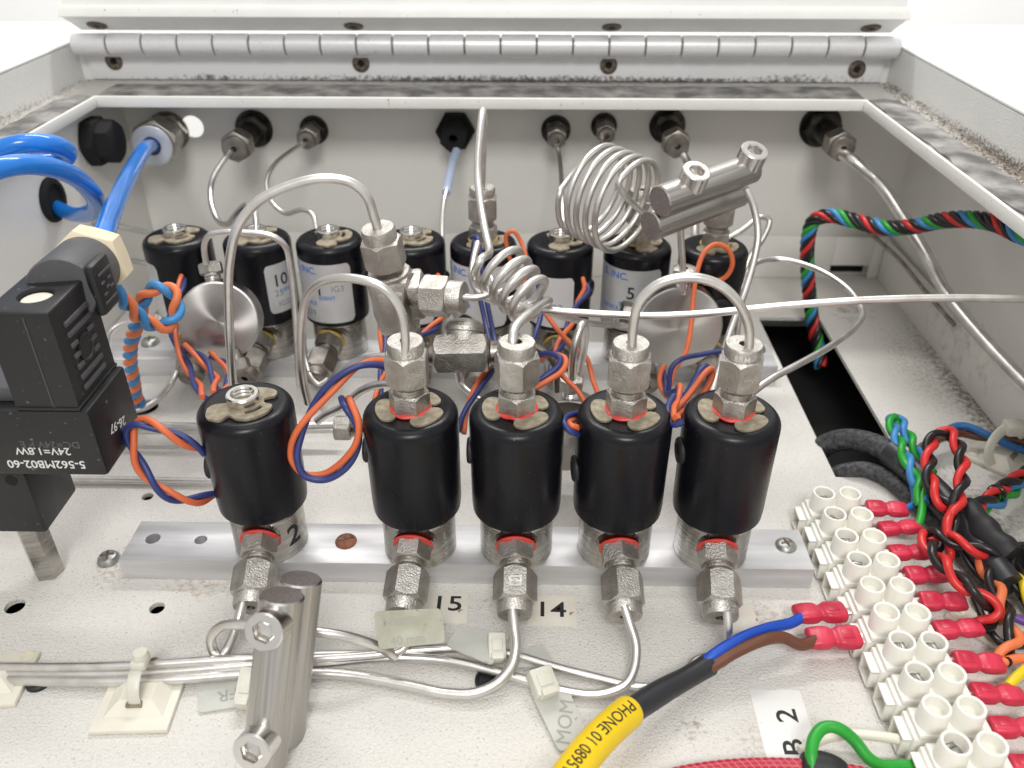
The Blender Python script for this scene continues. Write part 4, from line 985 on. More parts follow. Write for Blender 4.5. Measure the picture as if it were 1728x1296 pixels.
# small cover latch at the housing's back edge
mb = MB(); lo_ = UY(172, 480, Yb+DP); mb.box((lo_.x, lo_.y, lo_.z), (4.5, 15, 22), 2.0); la = part('latch_cover', mb, M['blackplastic'], bvx, True)
for dz in (-6, 6): mb = MB(); mb.box((lo_.x+2.4, lo_.y, lo_.z+dz), (0.5, 10, 0.9), 0.1); part('latch_rib', mb, M['greyplastic'], la, True)
for dy, dz in ((-3, 2.2), (2.5, 2.2), (0, -0.5), (-3, -2.6), (3, -1.6)): mb = MB(); mb.box((lo_.x+2.4, lo_.y+dy, lo_.z+dz), (0.5, 2.6, 0.9), 0.1); part('latch_rib', mb, M['greyplastic'], la, True)
# lower valve block and hex standoff
c0 = UY(46, 899, Yb+4); 
mb = MB(); bx(mb, c0.x-50, c0.x+8.5, Yb+4, Yb+DP-2, c0.z, zb-0.2, 1.2); vb = part('valve_block', mb, M['blackplastic'], bvx, True)
mb = MB(); mb.lathe([(2.6, -0.2), (2.6, 0.15)], 20, frame((c0.x+2.5, Yb+3.9, zb-6), (0, -1, 0))); part('block_hole', mb, M['black_void'], vb, True)
sp = UZ(84, 965, 0); st = thing('hex_standoff', 'tall steel hexagonal standoff carrying the black coil valve', 'standoff', (sp.x, sp.y, 0))
mb = MB(); mb.hexnut(11.6, 0, c0.z-0.2, Matrix.Translation((sp.x, sp.y, 0)) @ Matrix.Rotation(0.25, 4, 'Z'), k=0.4); part('hex_pillar', mb, M['body'], st, True)

# ================================================================== twisted wire pairs
def twist(label, pts, cols, r, pitch, group=None, name='twisted_wires', cat='wires', off=None, phase=0.0, n=8, step=1.3, tight=1.0):
    k = len(cols); of = off if off is not None else (r*tight if k == 2 else r/math.sin(PI/k)*tight)
    if k == 2 and cols == ON: r = r*1.14; of = of*1.14
    ss = strands(pts, k, of, pitch, phase, step)
    t = thing(name, label, cat, pts[0], group)
    for c, s_ in zip(cols, ss):
        mb = MB(); mb.sweep(s_, r, n); part('wire', mb, M[c], t, True, 70)
    return t
def wire(label, pts, m, r=1.4, k=8, name='wire', cat='wire'): return tube(label, pts, r=r, m=m, name=name, cat=cat, k=k, n=10)
ON = ('orange', 'navy')
twist('orange and navy wire pair looping left from the grommet of the leftmost front valve',
      PY((343, 762, 286), (325, 752, 283), (300, 738, 282), (268, 722, 282), (236, 712, 284), (221, 722, 284), (222, 750, 282), (236, 785, 280), (258, 815, 278), (290, 838, 278), (325, 845, 282), (365, 834, 292)), ON, 1.3, 34, phase=1.0)
twist('big orange and navy wire loop between the first and second front valves',
      PY((668, 622, 312), (640, 612, 310), (605, 618, 306), (568, 645, 301), (533, 684, 296), (505, 730, 290), (496, 770, 286), (512, 800, 284), (545, 805, 284), (580, 785, 284), (602, 750, 286), (603, 715, 288), (588, 684, 292), (582, 672, 300)), ON, 1.35, 62, phase=0.2)
twist('orange and navy pair dropping from the first back valve behind the steel disc',
      PY((309, 468, 455), (302, 495, 440), (292, 520, 430), (292, 560, 415), (302, 590, 405), (322, 630, 385), (346, 672, 350)), ON, 1.3, 60, phase=0.6)
twist('orange and navy pair under the left steel disc', PY((312, 586, 402), (330, 596, 395), (346, 612, 388), (360, 632, 378), (366, 662, 350)), ON, 1.3, 50)
twist('orange and navy pair under the right edge of the left disc', PY((355, 598, 402), (372, 608, 395), (385, 618, 390), (388, 636, 380), (380, 665, 352)), ON, 1.2, 50)
twist('orange and navy pair passing behind the tee fitting', PY((634, 468, 455), (636, 510, 440), (645, 560, 410), (648, 610, 390), (640, 660, 360), (632, 700, 345)), ON, 1.2, 55, phase=2)
twist('orange and navy pair sagging from the back valve behind the tee', PY((738, 468, 455), (752, 480, 445), (758, 510, 430), (740, 545, 405), (705, 572, 385), (684, 595, 370)), ON, 1.25, 50)
wire('navy wire hanging over the back valve left of the small coil', PY((798, 400, 452), (806, 402, 440), (812, 440, 430), (820, 500, 420), (832, 560, 405), (842, 605, 385)), 'navy')
wire('second navy wire crossing behind the small coil', PY((795, 470, 450), (799, 415, 448), (801, 406, 444), (806, 480, 420), (818, 540, 405), (828, 585, 385)), 'navy')
wire('orange wire hooking over the back valve behind the small coil', PY((868, 460, 448), (856, 420, 450), (855, 396, 450), (866, 390, 450), (880, 410, 448), (888, 440, 440), (884, 480, 430)), 'orange', 1.25)
wire('navy wire running down past the open valve between the coils', PY((880, 420, 450), (893, 440, 444), (905, 470, 432), (914, 520, 415), (905, 560, 398), (893, 590, 380)), 'navy')
twist('orange and navy pair looping down from the open back valve', PY((984, 472, 452), (990, 488, 445), (975, 512, 438), (962, 545, 425), (948, 575, 410), (938, 600, 395), (930, 640, 375)), ON, 1.25, 44, phase=0.5)
wire('orange wire slanting right under the long straight tube', PY((920, 528, 400), (940, 555, 395), (968, 585, 390), (990, 605, 385), (1000, 640, 378), (1014, 676, 360)), 'orange')
wire('long orange wire slanting from behind the middle fitting to the fourth valve', PY((890, 580, 345), (920, 600, 338), (950, 635, 332), (975, 660, 328), (992, 690, 322), (1000, 712, 316)), 'orange', 1.2)
twist('tight orange and navy hairpin beside the middle front fitting', PY((898, 655, 312), (920, 640, 314), (945, 622, 318), (950, 606, 322), (936, 598, 326), (915, 600, 330), (890, 612, 334)), ON, 1.2, 120, phase=1.8)
twist('orange and navy pair leaving the left grommet of the fourth front valve', PY((978, 728, 288), (962, 722, 286), (956, 712, 290), (966, 704, 298), (985, 700, 306)), ON, 1.15, 60)
twist('orange and navy pair crossing behind the second and third front valves', PY((830, 620, 345), (812, 645, 340), (796, 672, 334), (784, 700, 328), (778, 730, 320)), ON, 1.2, 60)
wire('orange wire looped over the rightmost back valve and hanging past the disc', PY((1188, 478, 448), (1206, 476, 444), (1226, 466, 442), (1236, 444, 442), (1228, 420, 444), (1209, 412, 444), (1190, 424, 440), (1177, 455, 432), (1170, 500, 420), (1166, 550, 408), (1157, 595, 395), (1140, 620, 385), (1130, 650, 372)), 'orange', 1.45)
wire('navy wire crossing in front of the right disc toward the end fitting', PY((1128, 660, 355), (1134, 620, 360), (1150, 606, 362), (1190, 597, 360), (1228, 590, 358), (1262, 580, 356)), 'navy', 1.35)
twist('orange and navy hairpin loop between the two rightmost front valves', PY((1130, 700, 310), (1150, 680, 314), (1168, 655, 318), (1184, 630, 322), (1196, 620, 326), (1200, 632, 326), (1188, 665, 318), (1165, 690, 312), (1142, 712, 306)), ON, 1.3, 130, phase=0.5)
twist('orange and navy wires bunched behind the fourth front valve', PY((1120, 622, 385), (1118, 632, 378), (1118, 645, 372), (1128, 668, 355), (1146, 655, 345), (1150, 690, 330)), ON, 1.25, 48)
twist('orange and navy pair at the left grommet of the rightmost front valve', PY((1148, 706, 285), (1138, 712, 286), (1132, 690, 296), (1140, 672, 306)), ON, 1.2, 60)
twist('sky blue and orange twisted cable knotted into a ring beside the cream nut',
      PY((190, 488, 322), (206, 503, 325), (225, 525, 330), (250, 545, 336), (274, 552, 340), (293, 540, 344), (299, 515, 348), (291, 492, 350), (271, 484, 350), (250, 492, 350), (239, 512, 350), (236, 530, 354), (228, 556, 362), (221, 580, 372), (220, 610, 384), (226, 645, 398), (230, 668, 410)) + [UZ(240, 686, 2), UZ(244, 690, -12)],
      ('sky', 'orange2'), 1.95, 19, off=1.85)
twist('short sky blue and orange twisted end entering the floor hole', [UZ(150, 655, 30), UZ(190, 662, 22), UZ(215, 676, 12), UZ(236, 688, 1), UZ(240, 694, -10)], ('orange2', 'sky'), 1.9, 19, off=1.8)

# ================================================================== terminal strip with screw towers
NT = 11
tp0, tp9 = UZ(1391, 832, 24), UZ(1614, 1254, 24)
pitch = (tp0.y-tp9.y)/9.0
ts = thing('terminal_strip', 'long white plastic screw terminal strip running towards the viewer at the right', 'terminal strip', (tp0.x, tp0.y, 0))
def seg_mb():
    mb = MB(); h = pitch*0.5
    mb.box((6.3, 0, 6.6), (28, pitch-2.2, 12.8), 0.8)
    mb.box((6.3, 0, 3.0), (24, pitch+0.2, 5.6), 0.5)
    # raised shoulder beside the wire entries
    mb.box((6.3, 0, 13.4), (25, pitch-2.6, 3.4), 0.6)
    return mb
def funnel_mb(sx=-1):
    mb = MB(); x0 = 6.3+sx*14.0
    # wire entry: a raised frame round a recessed rectangle
    for (dy, dz, wy, wz) in ((-4.6, 6.2, 1.2, 9.6), (4.6, 6.2, 1.2, 9.6), (0, 1.9, 10.4, 1.2), (0, 10.6, 10.4, 1.2)):
        mb.box((x0+sx*1.6, dy, dz), (3.4, wy, wz), 0.35)
    return mb
def tower_mb():
    mb = MB(); mb.lathe([(5.75, 12.0), (5.35, 23.9), (5.1, 24.3), (4.35, 24.3), (4.1, 24.0), (3.8, 19.6), (3.5, 19.2), (0.01, 19.1)], 36, caps=False)
    return mb
def tscrew_mb():
    mb = MB(); mb.lathe([(2.9, 19.0), (2.9, 20.0), (2.5, 20.3), (0.01, 20.3)], 24, caps=False); mb.box((0, 1.5, 20.3), (4.2, 1.8, 0.8), 0.2); mb.box((0, -1.5, 20.3), (4.2, 1.8, 0.8), 0.2); return mb
for i in range(NT):
    y = -pitch*i; xo = (tp9.x-tp0.x)*i/9.0
    sg = cpart('seg', 'segment', seg_mb, M['terminal'], ts); sg.location = Vector((xo, y, 0))*S
    for sx in (-1, 1): cpart('fun%d' % sx, 'wire_entry', lambda sx=sx: funnel_mb(sx), M['terminal'], sg)
    for dx in (0, 12.6):
        tw = cpart('tow', 'screw_tower', tower_mb, M['terminal'], sg); tw.location = Vector((dx, 0, 0))*S
        if dx and i not in (6,): continue
        if not dx and i in (4, 5, 8): continue
        sc = cpart('tscr', 'clamp_screw', tscrew_mb, M['termscrew'], sg, 0); sc.location = Vector((dx, 0, 0))*S; sc.rotation_euler.z = random.uniform(0, 3)

# red crimp sleeves: flat, pinched in the middle
def crimp_mb(L_=19.5):
    mb = MB(); n = 22; rows = []; N_ = 30
    for j in range(N_+1):
        t = j/N_
        wv = 4.0+0.5*math.sin(PI*min(1, t*2.1))*(t < 0.48)+0.25*math.sin(PI*(t-0.5)*2)*(t > 0.5); hv = 2.75
        pin = math.exp(-((t-0.50)/0.07)**2)
        wv *= 1-0.17*pin; hv *= 1-0.36*pin
        if t > 0.8: hv *= 1-0.35*(t-0.8)/0.2
        if t < 0.03 or t > 0.97: wv *= 0.93; hv *= 0.8
        row = []
        for i in range(n):
            a = 2*PI*i/n; c_, s_ = math.cos(a), math.sin(a); e = 0.55
            row.append(Vector((t*L_, wv*math.copysign(abs(c_)**e, c_), hv*math.copysign(abs(s_)**e, s_))))
        rows.append(mb.ring(row))
    for a, b in zip(rows, rows[1:]): mb.bridge(a, b)
    mb.face(list(reversed(rows[0]))); mb.face(rows[-1])
    return mb
def crimp_rib_mb():
    mb = MB(); mb.box((5.0, 0, 2.75), (4.6, 4.0, 0.35), 0.15); mb.box((14.8, 0, 2.35), (3.6, 4.4, 0.35), 0.15); return mb
def crimp_blade_mb():
    mb = MB(); mb.box((-3.2, 0, 0), (7.4, 3.4, 0.9), 0.2); return mb
CG = 'red crimp sleeves along the right side of the terminal strip'
def crimp(label, p, yaw, pit, roll, group=None):
    t = thing('crimp_terminal', label, 'crimp terminal', p, group, Euler((roll, pit, yaw)))
    cpart('cr', 'sleeve', crimp_mb, M['crimp'], t, sharp=60); cpart('crr', 'pressed_rib', crimp_rib_mb, M['crimp'], t); cpart('crb', 'metal_blade', crimp_blade_mb, M['polish'], t); return t
cr_px = [(1462, 857), (1484, 893), (1501, 933), (1528, 971), (1552, 1014), (1577, 1064), (1610, 1115), (1640, 1168), (1671, 1227), (1705, 1292)]
ords = ['farthest', 'second farthest', 'third farthest', 'fourth farthest', 'fifth farthest', 'fifth nearest', 'fourth nearest', 'third nearest', 'second nearest', 'nearest']
cends = []
for i, (px, py) in enumerate(cr_px):
    p = UZ(px, py, 9.5); ya = random.uniform(-0.10, 0.06)
    crimp('red crimp sleeve on the right side of the terminal strip, %s from the viewer' % ords[i] if i < 5 else 'red crimp sleeve on the right side of the terminal strip, %s to the viewer' % ords[i], p, ya, random.uniform(-0.12, 0.05), random.uniform(-0.25, 0.25), CG)
    cends.append(p + Vector((19*math.cos(ya), 19*math.sin(ya), 0.5)))
pb, pn = UZ(1425, 1032, 11), UZ(1450, 1075, 11)
cb_ = crimp('red crimp sleeve on the end of the blue wire, left of the terminal strip', pb, PI+0.08, 0.0, 0.12)
cb_.scale = (1.12, 1.15, 1.1)
cn_ = crimp('red crimp sleeve on the end of the brown wire, left of the terminal strip', pn, PI+0.05, 0.0, -0.1)
cn_.scale = (1.12, 1.15, 1.1)
# supply cable: blue and brown cores, black heat-shrink, yellow marker sleeve
core_end = UZ(1190, 1122, 12)
wire('blue wire running from the upper left crimp into the black cable sleeve', [pb+Vector((-17, -1.2, 0)), UZ(1338, 1050, 12), UZ(1296, 1060, 15), UZ(1248, 1078, 17), UZ(1208, 1102, 15), UZ(1180, 1124, 12), UZ(1150, 1142, 10)], 'blue', 2.35)
wire('brown wire running from the lower left crimp into the black cable sleeve', [pn+Vector((-17, -0.8, 0)), UZ(1352, 1088, 12), UZ(1322, 1076, 15), UZ(1288, 1080, 17), UZ(1240, 1101, 15), UZ(1198, 1127, 12), UZ(1160, 1148, 10)], 'brown', 2.5)
cab = [UZ(1197, 1121, 11), UZ(1160, 1143, 11), UZ(1120, 1165, 12), UZ(1080, 1190, 14), UZ(1048, 1214, 17), UZ(1022, 1240, 20)]
ct = thing('power_cable', 'black sleeved cable with a yellow printed marker sleeve, in front of the floor tubes', 'cable', cab[0])
mb = MB(); mb.sweep(smooth(cab, 8), lambda t: 4.6-0.3*math.sin(9*t), 20); part('heat_shrink', mb, M['shrink'], ct, True, 60)
yel = [UZ(1064, 1199, 16), UZ(1040, 1219, 18), UZ(1012, 1246, 21), UZ(985, 1277, 24), UZ(962, 1308, 27), UZ(935, 1350, 31), UZ(900, 1410, 36)]
YP, YL = resample(smooth(yel, 10), 0.6)
mb = MB(); mb.sweep(YP, lambda t: 6.2 if t > 0.012 else 5.8, 24); ysl = part('marker_sleeve', mb, M['yellow'], ct, True, 60)
def text_along(body, size, s0, path, L_, r, shift, bold=0.0):
    t = text_bm(body, size, 0.06, bold, 1, 'LEFT'); n = len(path)
    for v in t.verts:
        s_ = s0+v.co.x; q = max(0, min(n-1.001, s_/L_*(n-1))); i = int(q); fr_ = q-i
        c = path[i].lerp(path[i+1], fr_); d = (path[i+1]-path[i]).normalized()
        vv = (CAM-c); vv = (vv-d*vv.dot(d)).normalized(); uu = vv.cross(d)
        a = v.co.y/r+shift; v.co = c + (vv*math.cos(a)+uu*math.sin(a))*(r+v.co.z+0.05)
    mb = MB(); mb.merge(t); return mb
part('lettering', text_along('PHONE 01 08951', 6.4, 2.2, YP, YL, 6.2, -0.25, 0.03), M['print_black'], ysl, True)

# wires behind the strip: twisted loops, braided sleeves, taped loom
braid = thing('braided_cable', 'thick grey braided cable arching out of the black floor slot', 'cable', UZ(1390, 800, -12))
bp_ = [UZ(1372, 775, -16), UZ(1392, 752, -2), UZ(1425, 742, 7), UZ(1468, 748, 13), UZ(1508, 768, 16), UZ(1540, 795, 16)]
mb = MB(); mb.sweep(smooth(bp_, 8), 6.2, 20); part('braid', mb, M['braid'], braid, True, 60)
bq = smooth([UZ(1500, 764, 16), UZ(1545, 800, 16), UZ(1585, 840, 16), UZ(1622, 885, 15), UZ(1660, 935, 14), UZ(1700, 990, 12)], 8)
mb = MB(); mb.sweep(bq, lambda t: 7.4-0.5*math.sin(11*t), 20, sy=0.8); part('heat_shrink', mb, M['shrink'], braid, True, 60)
tube('thin dusty grey cable curving out of the slot under the braided one', [UZ(1395, 812, -16), UZ(1420, 796, 0), UZ(1460, 792, 5), UZ(1500, 808, 6), UZ(1540, 842, 6), UZ(1580, 882, 6), UZ(1620, 930, 6)], r=4.2, m='braid', name='grey_cable', cat='cable', n=16)
tp_ = smooth([UZ(1625, 872, 14), UZ(1648, 898, 16), UZ(1672, 925, 16), UZ(1700, 950, 15)], 8)
mb = MB(); mb.sweep(tp_, lambda t: 11.0+0.6*math.sin(17*t), 24, sy=0.62); solo('tape_wrap', mb, M['rubber'], 'torn black tape wrapped round the wire loom by the right wall', 'tape', tp_[0], sharp=60)
def loom(label, pts, cols, r, pitch, **k): return twist(label, pts, cols, r, pitch, n=10, **k)
RB = ('red', 'blackwire')
loom('red and black wire loop standing over the taped loom', [UZ(1600, 915, 14), UZ(1606, 880, 22), UZ(1618, 840, 27), UZ(1624, 800, 30), UZ(1620, 760, 32), UZ(1600, 730, 32), UZ(1578, 735, 31), UZ(1568, 775, 29), UZ(1572, 820, 26), UZ(1592, 850, 23), UZ(1625, 862, 20), UZ(1660, 848, 17), UZ(1700, 818, 15), UZ(1745, 790, 12)], RB, 2.0, 27, phase=0.4)
loom('upper red and black twisted pair running right from the second crimp', [UZ(1560, 915, 12), UZ(1580, 900, 18), UZ(1602, 908, 21), UZ(1640, 925, 21), UZ(1680, 935, 19), UZ(1700, 930, 16), UZ(1712, 960, 12), UZ(1735, 1010, 9)], RB, 1.9, 26, phase=1.5)
loom('lower red and black twisted pair curling back to the fifth crimp', [UZ(1556, 905, 17), UZ(1574, 930, 21), UZ(1600, 960, 23), UZ(1635, 995, 22), UZ(1662, 1012, 19), UZ(1680, 1030, 15), UZ(1672, 1050, 11), UZ(1652, 1056, 10)], RB, 2.0, 26, phase=0.0)
loom('green and blue twisted pair standing up beside the slot', [UZ(1570, 800, 14), UZ(1552, 770, 18), UZ(1532, 735, 20), UZ(1514, 706, 21), UZ(1505, 705, 22), UZ(1512, 735, 23), UZ(1530, 775, 22), UZ(1548, 815, 19), UZ(1556, 850, 15)], ('green', 'sky'), 1.9, 26, phase=0.8)
wire('green wire dropping from the twisted pair to the second crimp', [UZ(1520, 765, 22), UZ(1530, 785, 22), UZ(1552, 808, 20), UZ(1557, 845, 16), UZ(1552, 880, 12), UZ(1545, 892, 10)], 'green', 2.0)
wire('blue wire dropping from the twisted pair to the farthest crimp', [UZ(1535, 800, 17), UZ(1544, 835, 14), UZ(1543, 850, 11), UZ(1528, 858, 10)], 'blue2', 1.9)
loom('green and blue twisted pair lying along the red and black loop', [UZ(1622, 870, 12), UZ(1650, 862, 13), UZ(1685, 848, 12), UZ(1720, 822, 11), UZ(1760, 800, 10)], ('green', 'sky'), 1.9, 30)
loom('mid blue and brown wires running to the cable tie on the right wall side', [UZ(1540, 775, 8), UZ(1580, 745, 10), UZ(1620, 725, 12), UZ(1660, 735, 12), UZ(1700, 745, 12), UZ(1770, 765, 10)], ('blue2', 'brown'), 2.2, 60, phase=1.2)
loom('orange and black twisted pair by the right edge', [UZ(1655, 935, 14), UZ(1668, 970, 14), UZ(1690, 1010, 14), UZ(1702, 1050, 13), UZ(1712, 1080, 11), UZ(1702, 1098, 10), UZ(1690, 1115, 9)], ('orange2', 'blackwire'), 2.0, 26)
loom('yellow and black twisted pair by the right edge', [UZ(1690, 925, 13), UZ(1702, 955, 14), UZ(1718, 985, 13), UZ(1745, 1020, 11)], ('yellowwire', 'blackwire'), 2.0, 26)
wire('purple wire crossing to the right edge', [UZ(1690, 1032, 8), UZ(1712, 1042, 8), UZ(1745, 1055, 8)], 'purple', 2.0)
wire('orange wire end leaving for the right edge below the loom', [UZ(1690, 1118, 9), UZ(1715, 1112, 10), UZ(1750, 1110, 10)], 'orange2', 2.0)
wire('short yellow wire rising from the crimp by the right edge', [UZ(1702, 1158, 9), UZ(1716, 1142, 10), UZ(1740, 1122, 10)], 'yellowwire', 2.0)
wire('black wire looping behind the red one down to the third crimp', [UZ(1600, 880, 16), UZ(1590, 900, 12), UZ(1586, 925, 10), UZ(1572, 940, 9)], 'blackwire', 1.8)
wire('black wire sagging from the loom behind the third crimp', [UZ(1612, 905, 8), UZ(1640, 960, 9), UZ(1668, 985, 10), UZ(1700, 990, 9), UZ(1745, 1000, 8)], 'blackwire', 1.7)
wire('black wire running under the orange pair by the right edge', [UZ(1640, 1000, 6), UZ(1668, 1060, 7), UZ(1690, 1085, 8), UZ(1740, 1090, 8)], 'blackwire', 1.7)
wire('brown wire slipping under the taped loom', [UZ(1560, 800, 5), UZ(1600, 850, 5), UZ(1650, 905, 5), UZ(1710, 985, 5), UZ(1750, 1050, 5)], 'brown', 1.8)
wire('red wire dropping straight from the standing loop', [UZ(1612, 850, 24), UZ(1600, 880, 24), UZ(1598, 905, 20), UZ(1604, 935, 13), UZ(1590, 965, 10)], 'red', 2.0)
# tie holding the red and black wires
tk = UZ(1682, 832, 16); mb = MB(); mb.lathe([(4.2, -1.1), (4.7, -0.6), (4.7, 0.6), (4.2, 1.1)], 24, frame(tk, Vector((0.75, 0.65, 0))), caps=False); mb.lathe([(3.6, 1.1), (3.6, -1.1)], 24, frame(tk, Vector((0.75, 0.65, 0))), caps=False)
solo('cable_tie', mb, M['blackwire'], 'small black tie round the red, black, green and blue wires', 'cable tie', tk)
# five-strand braid hanging into the slot
loom('red, green, blue and black twisted loom bending down into the black floor slot',
     PY((1790, 412, 395), (1728, 398, 410), (1685, 378, 428), (1640, 370, 445), (1590, 372, 462), (1540, 382, 482), (1490, 384, 500), (1440, 372, 518), (1400, 364, 530), (1374, 372, 536), (1364, 400, 538), (1362, 445, 538), (1366, 500, 538), (1372, 545, 537), (1380, 585, 530), (1386, 620, 520)),
     ('sky', 'green', 'blackwire', 'blackwire', 'red', 'blackwire'), 1.72, 32, name='twisted_loom', tight=0.95)
# connector at the right edge
cx_ = UZ(1722, 935, 10); t = thing('black_connector', 'open black plastic connector shell cut by the right edge', 'connector', cx_)
mb = MB(); mb.box((cx_.x+9, cx_.y+1, 8), (22, 3, 16), 0.8); mb.box((cx_.x-0.5, cx_.y-9, 8), (3, 16.5, 16), 0.8); mb.box((cx_.x+9, cx_.y-19, 8), (22, 3, 16), 0.8); part('shell', mb, M['blackplastic'], t, True)
mb = MB(); mb.box((cx_.x+10, cx_.y-9, 3), (17.5, 16, 6), 0.3); part('insert', mb, M['greyplastic'], t, True)
# ------------------------------------------------------------------ cable tie mounts
def tie_mount(label, c, rz, size=27.0, strap=True, m='nylon'):
    t = thing('tie_mount', label, 'cable tie mount', (c.x, c.y, 0.1), None, Euler((0, 0, rz)))
    h = size/2
    mb = MB(); mb.box((0, 0, 1.3), (size, size, 2.4), 0.5); base = part('base_plate', mb, M[m], t)
    mb = MB()
    # raised saddle: sloping on all four sides with a slot through it
    bot = [(-h*0.78, -h*0.62), (h*0.78, -h*0.62), (h*0.78, h*0.62), (-h*0.78, h*0.62)]; tp2 = [(-h*0.42, -h*0.26), (h*0.42, -h*0.26), (h*0.42, h*0.26), (-h*0.42, h*0.26)]
    a = mb.ring([Vector((x, y, 2.4)) for x, y in bot]); b = mb.ring([Vector((x, y, 6.4)) for x, y in tp2]); mb.bridge(a, b); mb.face(b)
    sd_ = part('saddle', mb, M[m], t)
    mb = MB(); mb.box((0, -h*0.36, 5.4), (6.2, 2.4, 1.6), 0.2); part('slot', mb, M['clip'], sd_)
    for sx in (-1, 1):
        mb = MB(); mb.lathe([(2.9, 2.4), (2.9, 2.75), (2.3, 2.75), (2.1, 1.8), (0.02, 1.8)], 24, Matrix.Translation((sx*h*0.70, h*0.78, 0)), caps=False); part('screw_hole', mb, M['cream'], t)
    return t
c1 = UZ(240, 1184, 0); tie_mount('cream square tie mount clipping the floor tubes at the left, cable tie on top', c1, 0.05, 30)
mb = MB(); sp_ = smooth([c1+Vector((0.5, -5.5, 5)), c1+Vector((0.5, -4.5, 11)), c1+Vector((0.2, 1.0, 15.0)), c1+Vector((0, 8, 14.5)), c1+Vector((0, 14, 10)), c1+Vector((0, 15.5, 5)), c1+Vector((0, 12, 2.8))], 6)
mb.sweep(sp_, 2.6, 12, sy=0.25, hint=(1, 0, 0)); ty = thing('cable_tie', 'milky nylon cable tie looped over the floor tubes at the left mount', 'cable tie', c1); part('strap', mb, M['nylonclear'], ty, True, 50)
hd = c1+Vector((1.0, 6.0, 17.2)); mb = MB(); mb.box(hd, (6.2, 7.5, 4.6), 1.5); mb.lathe([(3.1, 0), (3.3, 1), (2.6, 3.4)], 20, frame(hd+Vector((0.5, 0.5, 1)), (0, 0.1, 1))); part('head', mb, M['nylonclear'], ty, True, 50)
c2 = UZ(-6, 1152, 0); tie_mount('yellowed tie mount cut off by the left edge', c2, 0.1, 26)
c3 = UZ(1688, 775, 0); tie_mount('pale square tie mount on the dirty floor by the right wall', c3, 0.75, 30)
mb = MB(); mb.sweep(smooth([UZ(1672, 785, 5), UZ(1668, 765, 12), UZ(1678, 740, 19), UZ(1705, 722, 20), UZ(1725, 735, 16), UZ(1728, 760, 8)], 6), 3.0, 12, sy=0.35); 
solo('cable_tie', mb, M['nylonclear'], 'milky cable tie arching over the blue and brown wires at the right', 'cable tie', UZ(1672, 785, 5), sharp=50)
hd = UZ(1712, 722, 22); mb = MB(); mb.box(hd, (11, 9, 7), 1.6); solo('nylon_clip', mb, M['nylonclear'], 'boxy nylon clip at the end of the cable tie beside the right wall', 'clip', hd)
c4 = UZ(1665, 1050, 0); tie_mount('pale tie mount half hidden under the orange and black wires', c4, 0.7, 26)

# ------------------------------------------------------------------ tubes lying on the floor in front
tube('bent steel tube from the middle side nut, sweeping left across the floor',
     [UZ(865, 1030, 22), UZ(868, 1058, 19), UZ(871, 1088, 14), UZ(864, 1122, 9), UZ(840, 1152, 6), UZ(800, 1170, 4), UZ(752, 1170, 3), UZ(690, 1157, 3), UZ(600, 1141, 3), UZ(520, 1136, 3.5), UZ(420, 1137, 4), UZ(300, 1146, 4.5), UZ(160, 1150, 4), UZ(-60, 1146, 3)], r=2.0)
tube('bent steel tube from the fourth side nut, running left under the clear clips',
     [UZ(1053, 1022, 23), UZ(1062, 1050, 19), UZ(1073, 1088, 13), UZ(1070, 1128, 8), UZ(1055, 1156, 5), UZ(1010, 1172, 3), UZ(950, 1166, 3), UZ(880, 1146, 3.5), UZ(800, 1124, 4), UZ(730, 1112, 4), UZ(640, 1110, 4.5), UZ(540, 1118, 5), UZ(420, 1122, 5.5), UZ(300, 1132, 5.5), UZ(160, 1137, 5), UZ(-60, 1136, 4)], r=1.8)
tube('steel tube from the rightmost side nut, passing behind the blue wire along the floor',
     [UZ(1227, 1030, 23), UZ(1229, 1060, 17), UZ(1228, 1085, 11), UZ(1205, 1104, 7), UZ(1172, 1116, 5), UZ(1150, 1150, 3), UZ(1085, 1160, 3), UZ(1000, 1142, 3), UZ(930, 1124, 3.5), UZ(870, 1106, 4), UZ(800, 1094, 4.5), UZ(720, 1096, 5), UZ(620, 1104, 6), UZ(520, 1106, 7), UZ(400, 1112, 8), UZ(240, 1122, 8.5), UZ(100, 1126, 7.5), UZ(-60, 1124, 6)], r=1.7)
tube('short steel tube dropping from the second side nut behind the grimy tag', [UZ(690, 1020, 22), UZ(692, 1045, 17), UZ(690, 1075, 11), UZ(678, 1096, 8), UZ(640, 1104, 7.5), UZ(560, 1110, 7), UZ(480, 1114, 7.5)], r=1.7)

# ------------------------------------------------------------------ floor labels and tags
def flat_label(name, label, c, w_, h_, rz, m, texts=(), z=0.12):
    t = thing(name, label, 'label', (c.x, c.y, 0), None, Euler((0, 0, rz)))
    mb = MB(); mb.box((0, 0, z/2+0.04), (w_, h_, z), 0.03); sh = part('paper', mb, M[m], t)
    for (tx, size, dx, dy, rot, mm, b) in texts:
        fm = Matrix.Translation((dx, dy, z+0.08)) @ Matrix.Rotation(rot, 4, 'Z'); part('lettering', text_flat(tx, size, fm @ Matrix.Diagonal((1.18, 1, 1, 1)), 0.03, b), M[mm], t)
    return t
flat_label('paper_label', 'yellowed floor label printed 15 behind the grimy tag', UZ(745, 1026, 0), 23.5, 18, 0.0, 'paper', [('15', 12.4, 2.4, 2.2, 0.0, 'print_black', 0.12)])
flat_label('paper_label', 'yellowed floor label printed 14 between two side nuts', UZ(932, 1030, 0), 21.5, 18.5, -0.02, 'paper', [('14', 12.4, -0.8, 0.0, 0.0, 'print_black', 0.12)])
flat_label('paper_label', 'torn floor label half hidden by the fourth side nut', UZ(1047, 1030, 0), 10, 18, 0.28, 'paper', [('3', 11, 0.5, 0.5, 0.0, 'print_black', 0.1)])
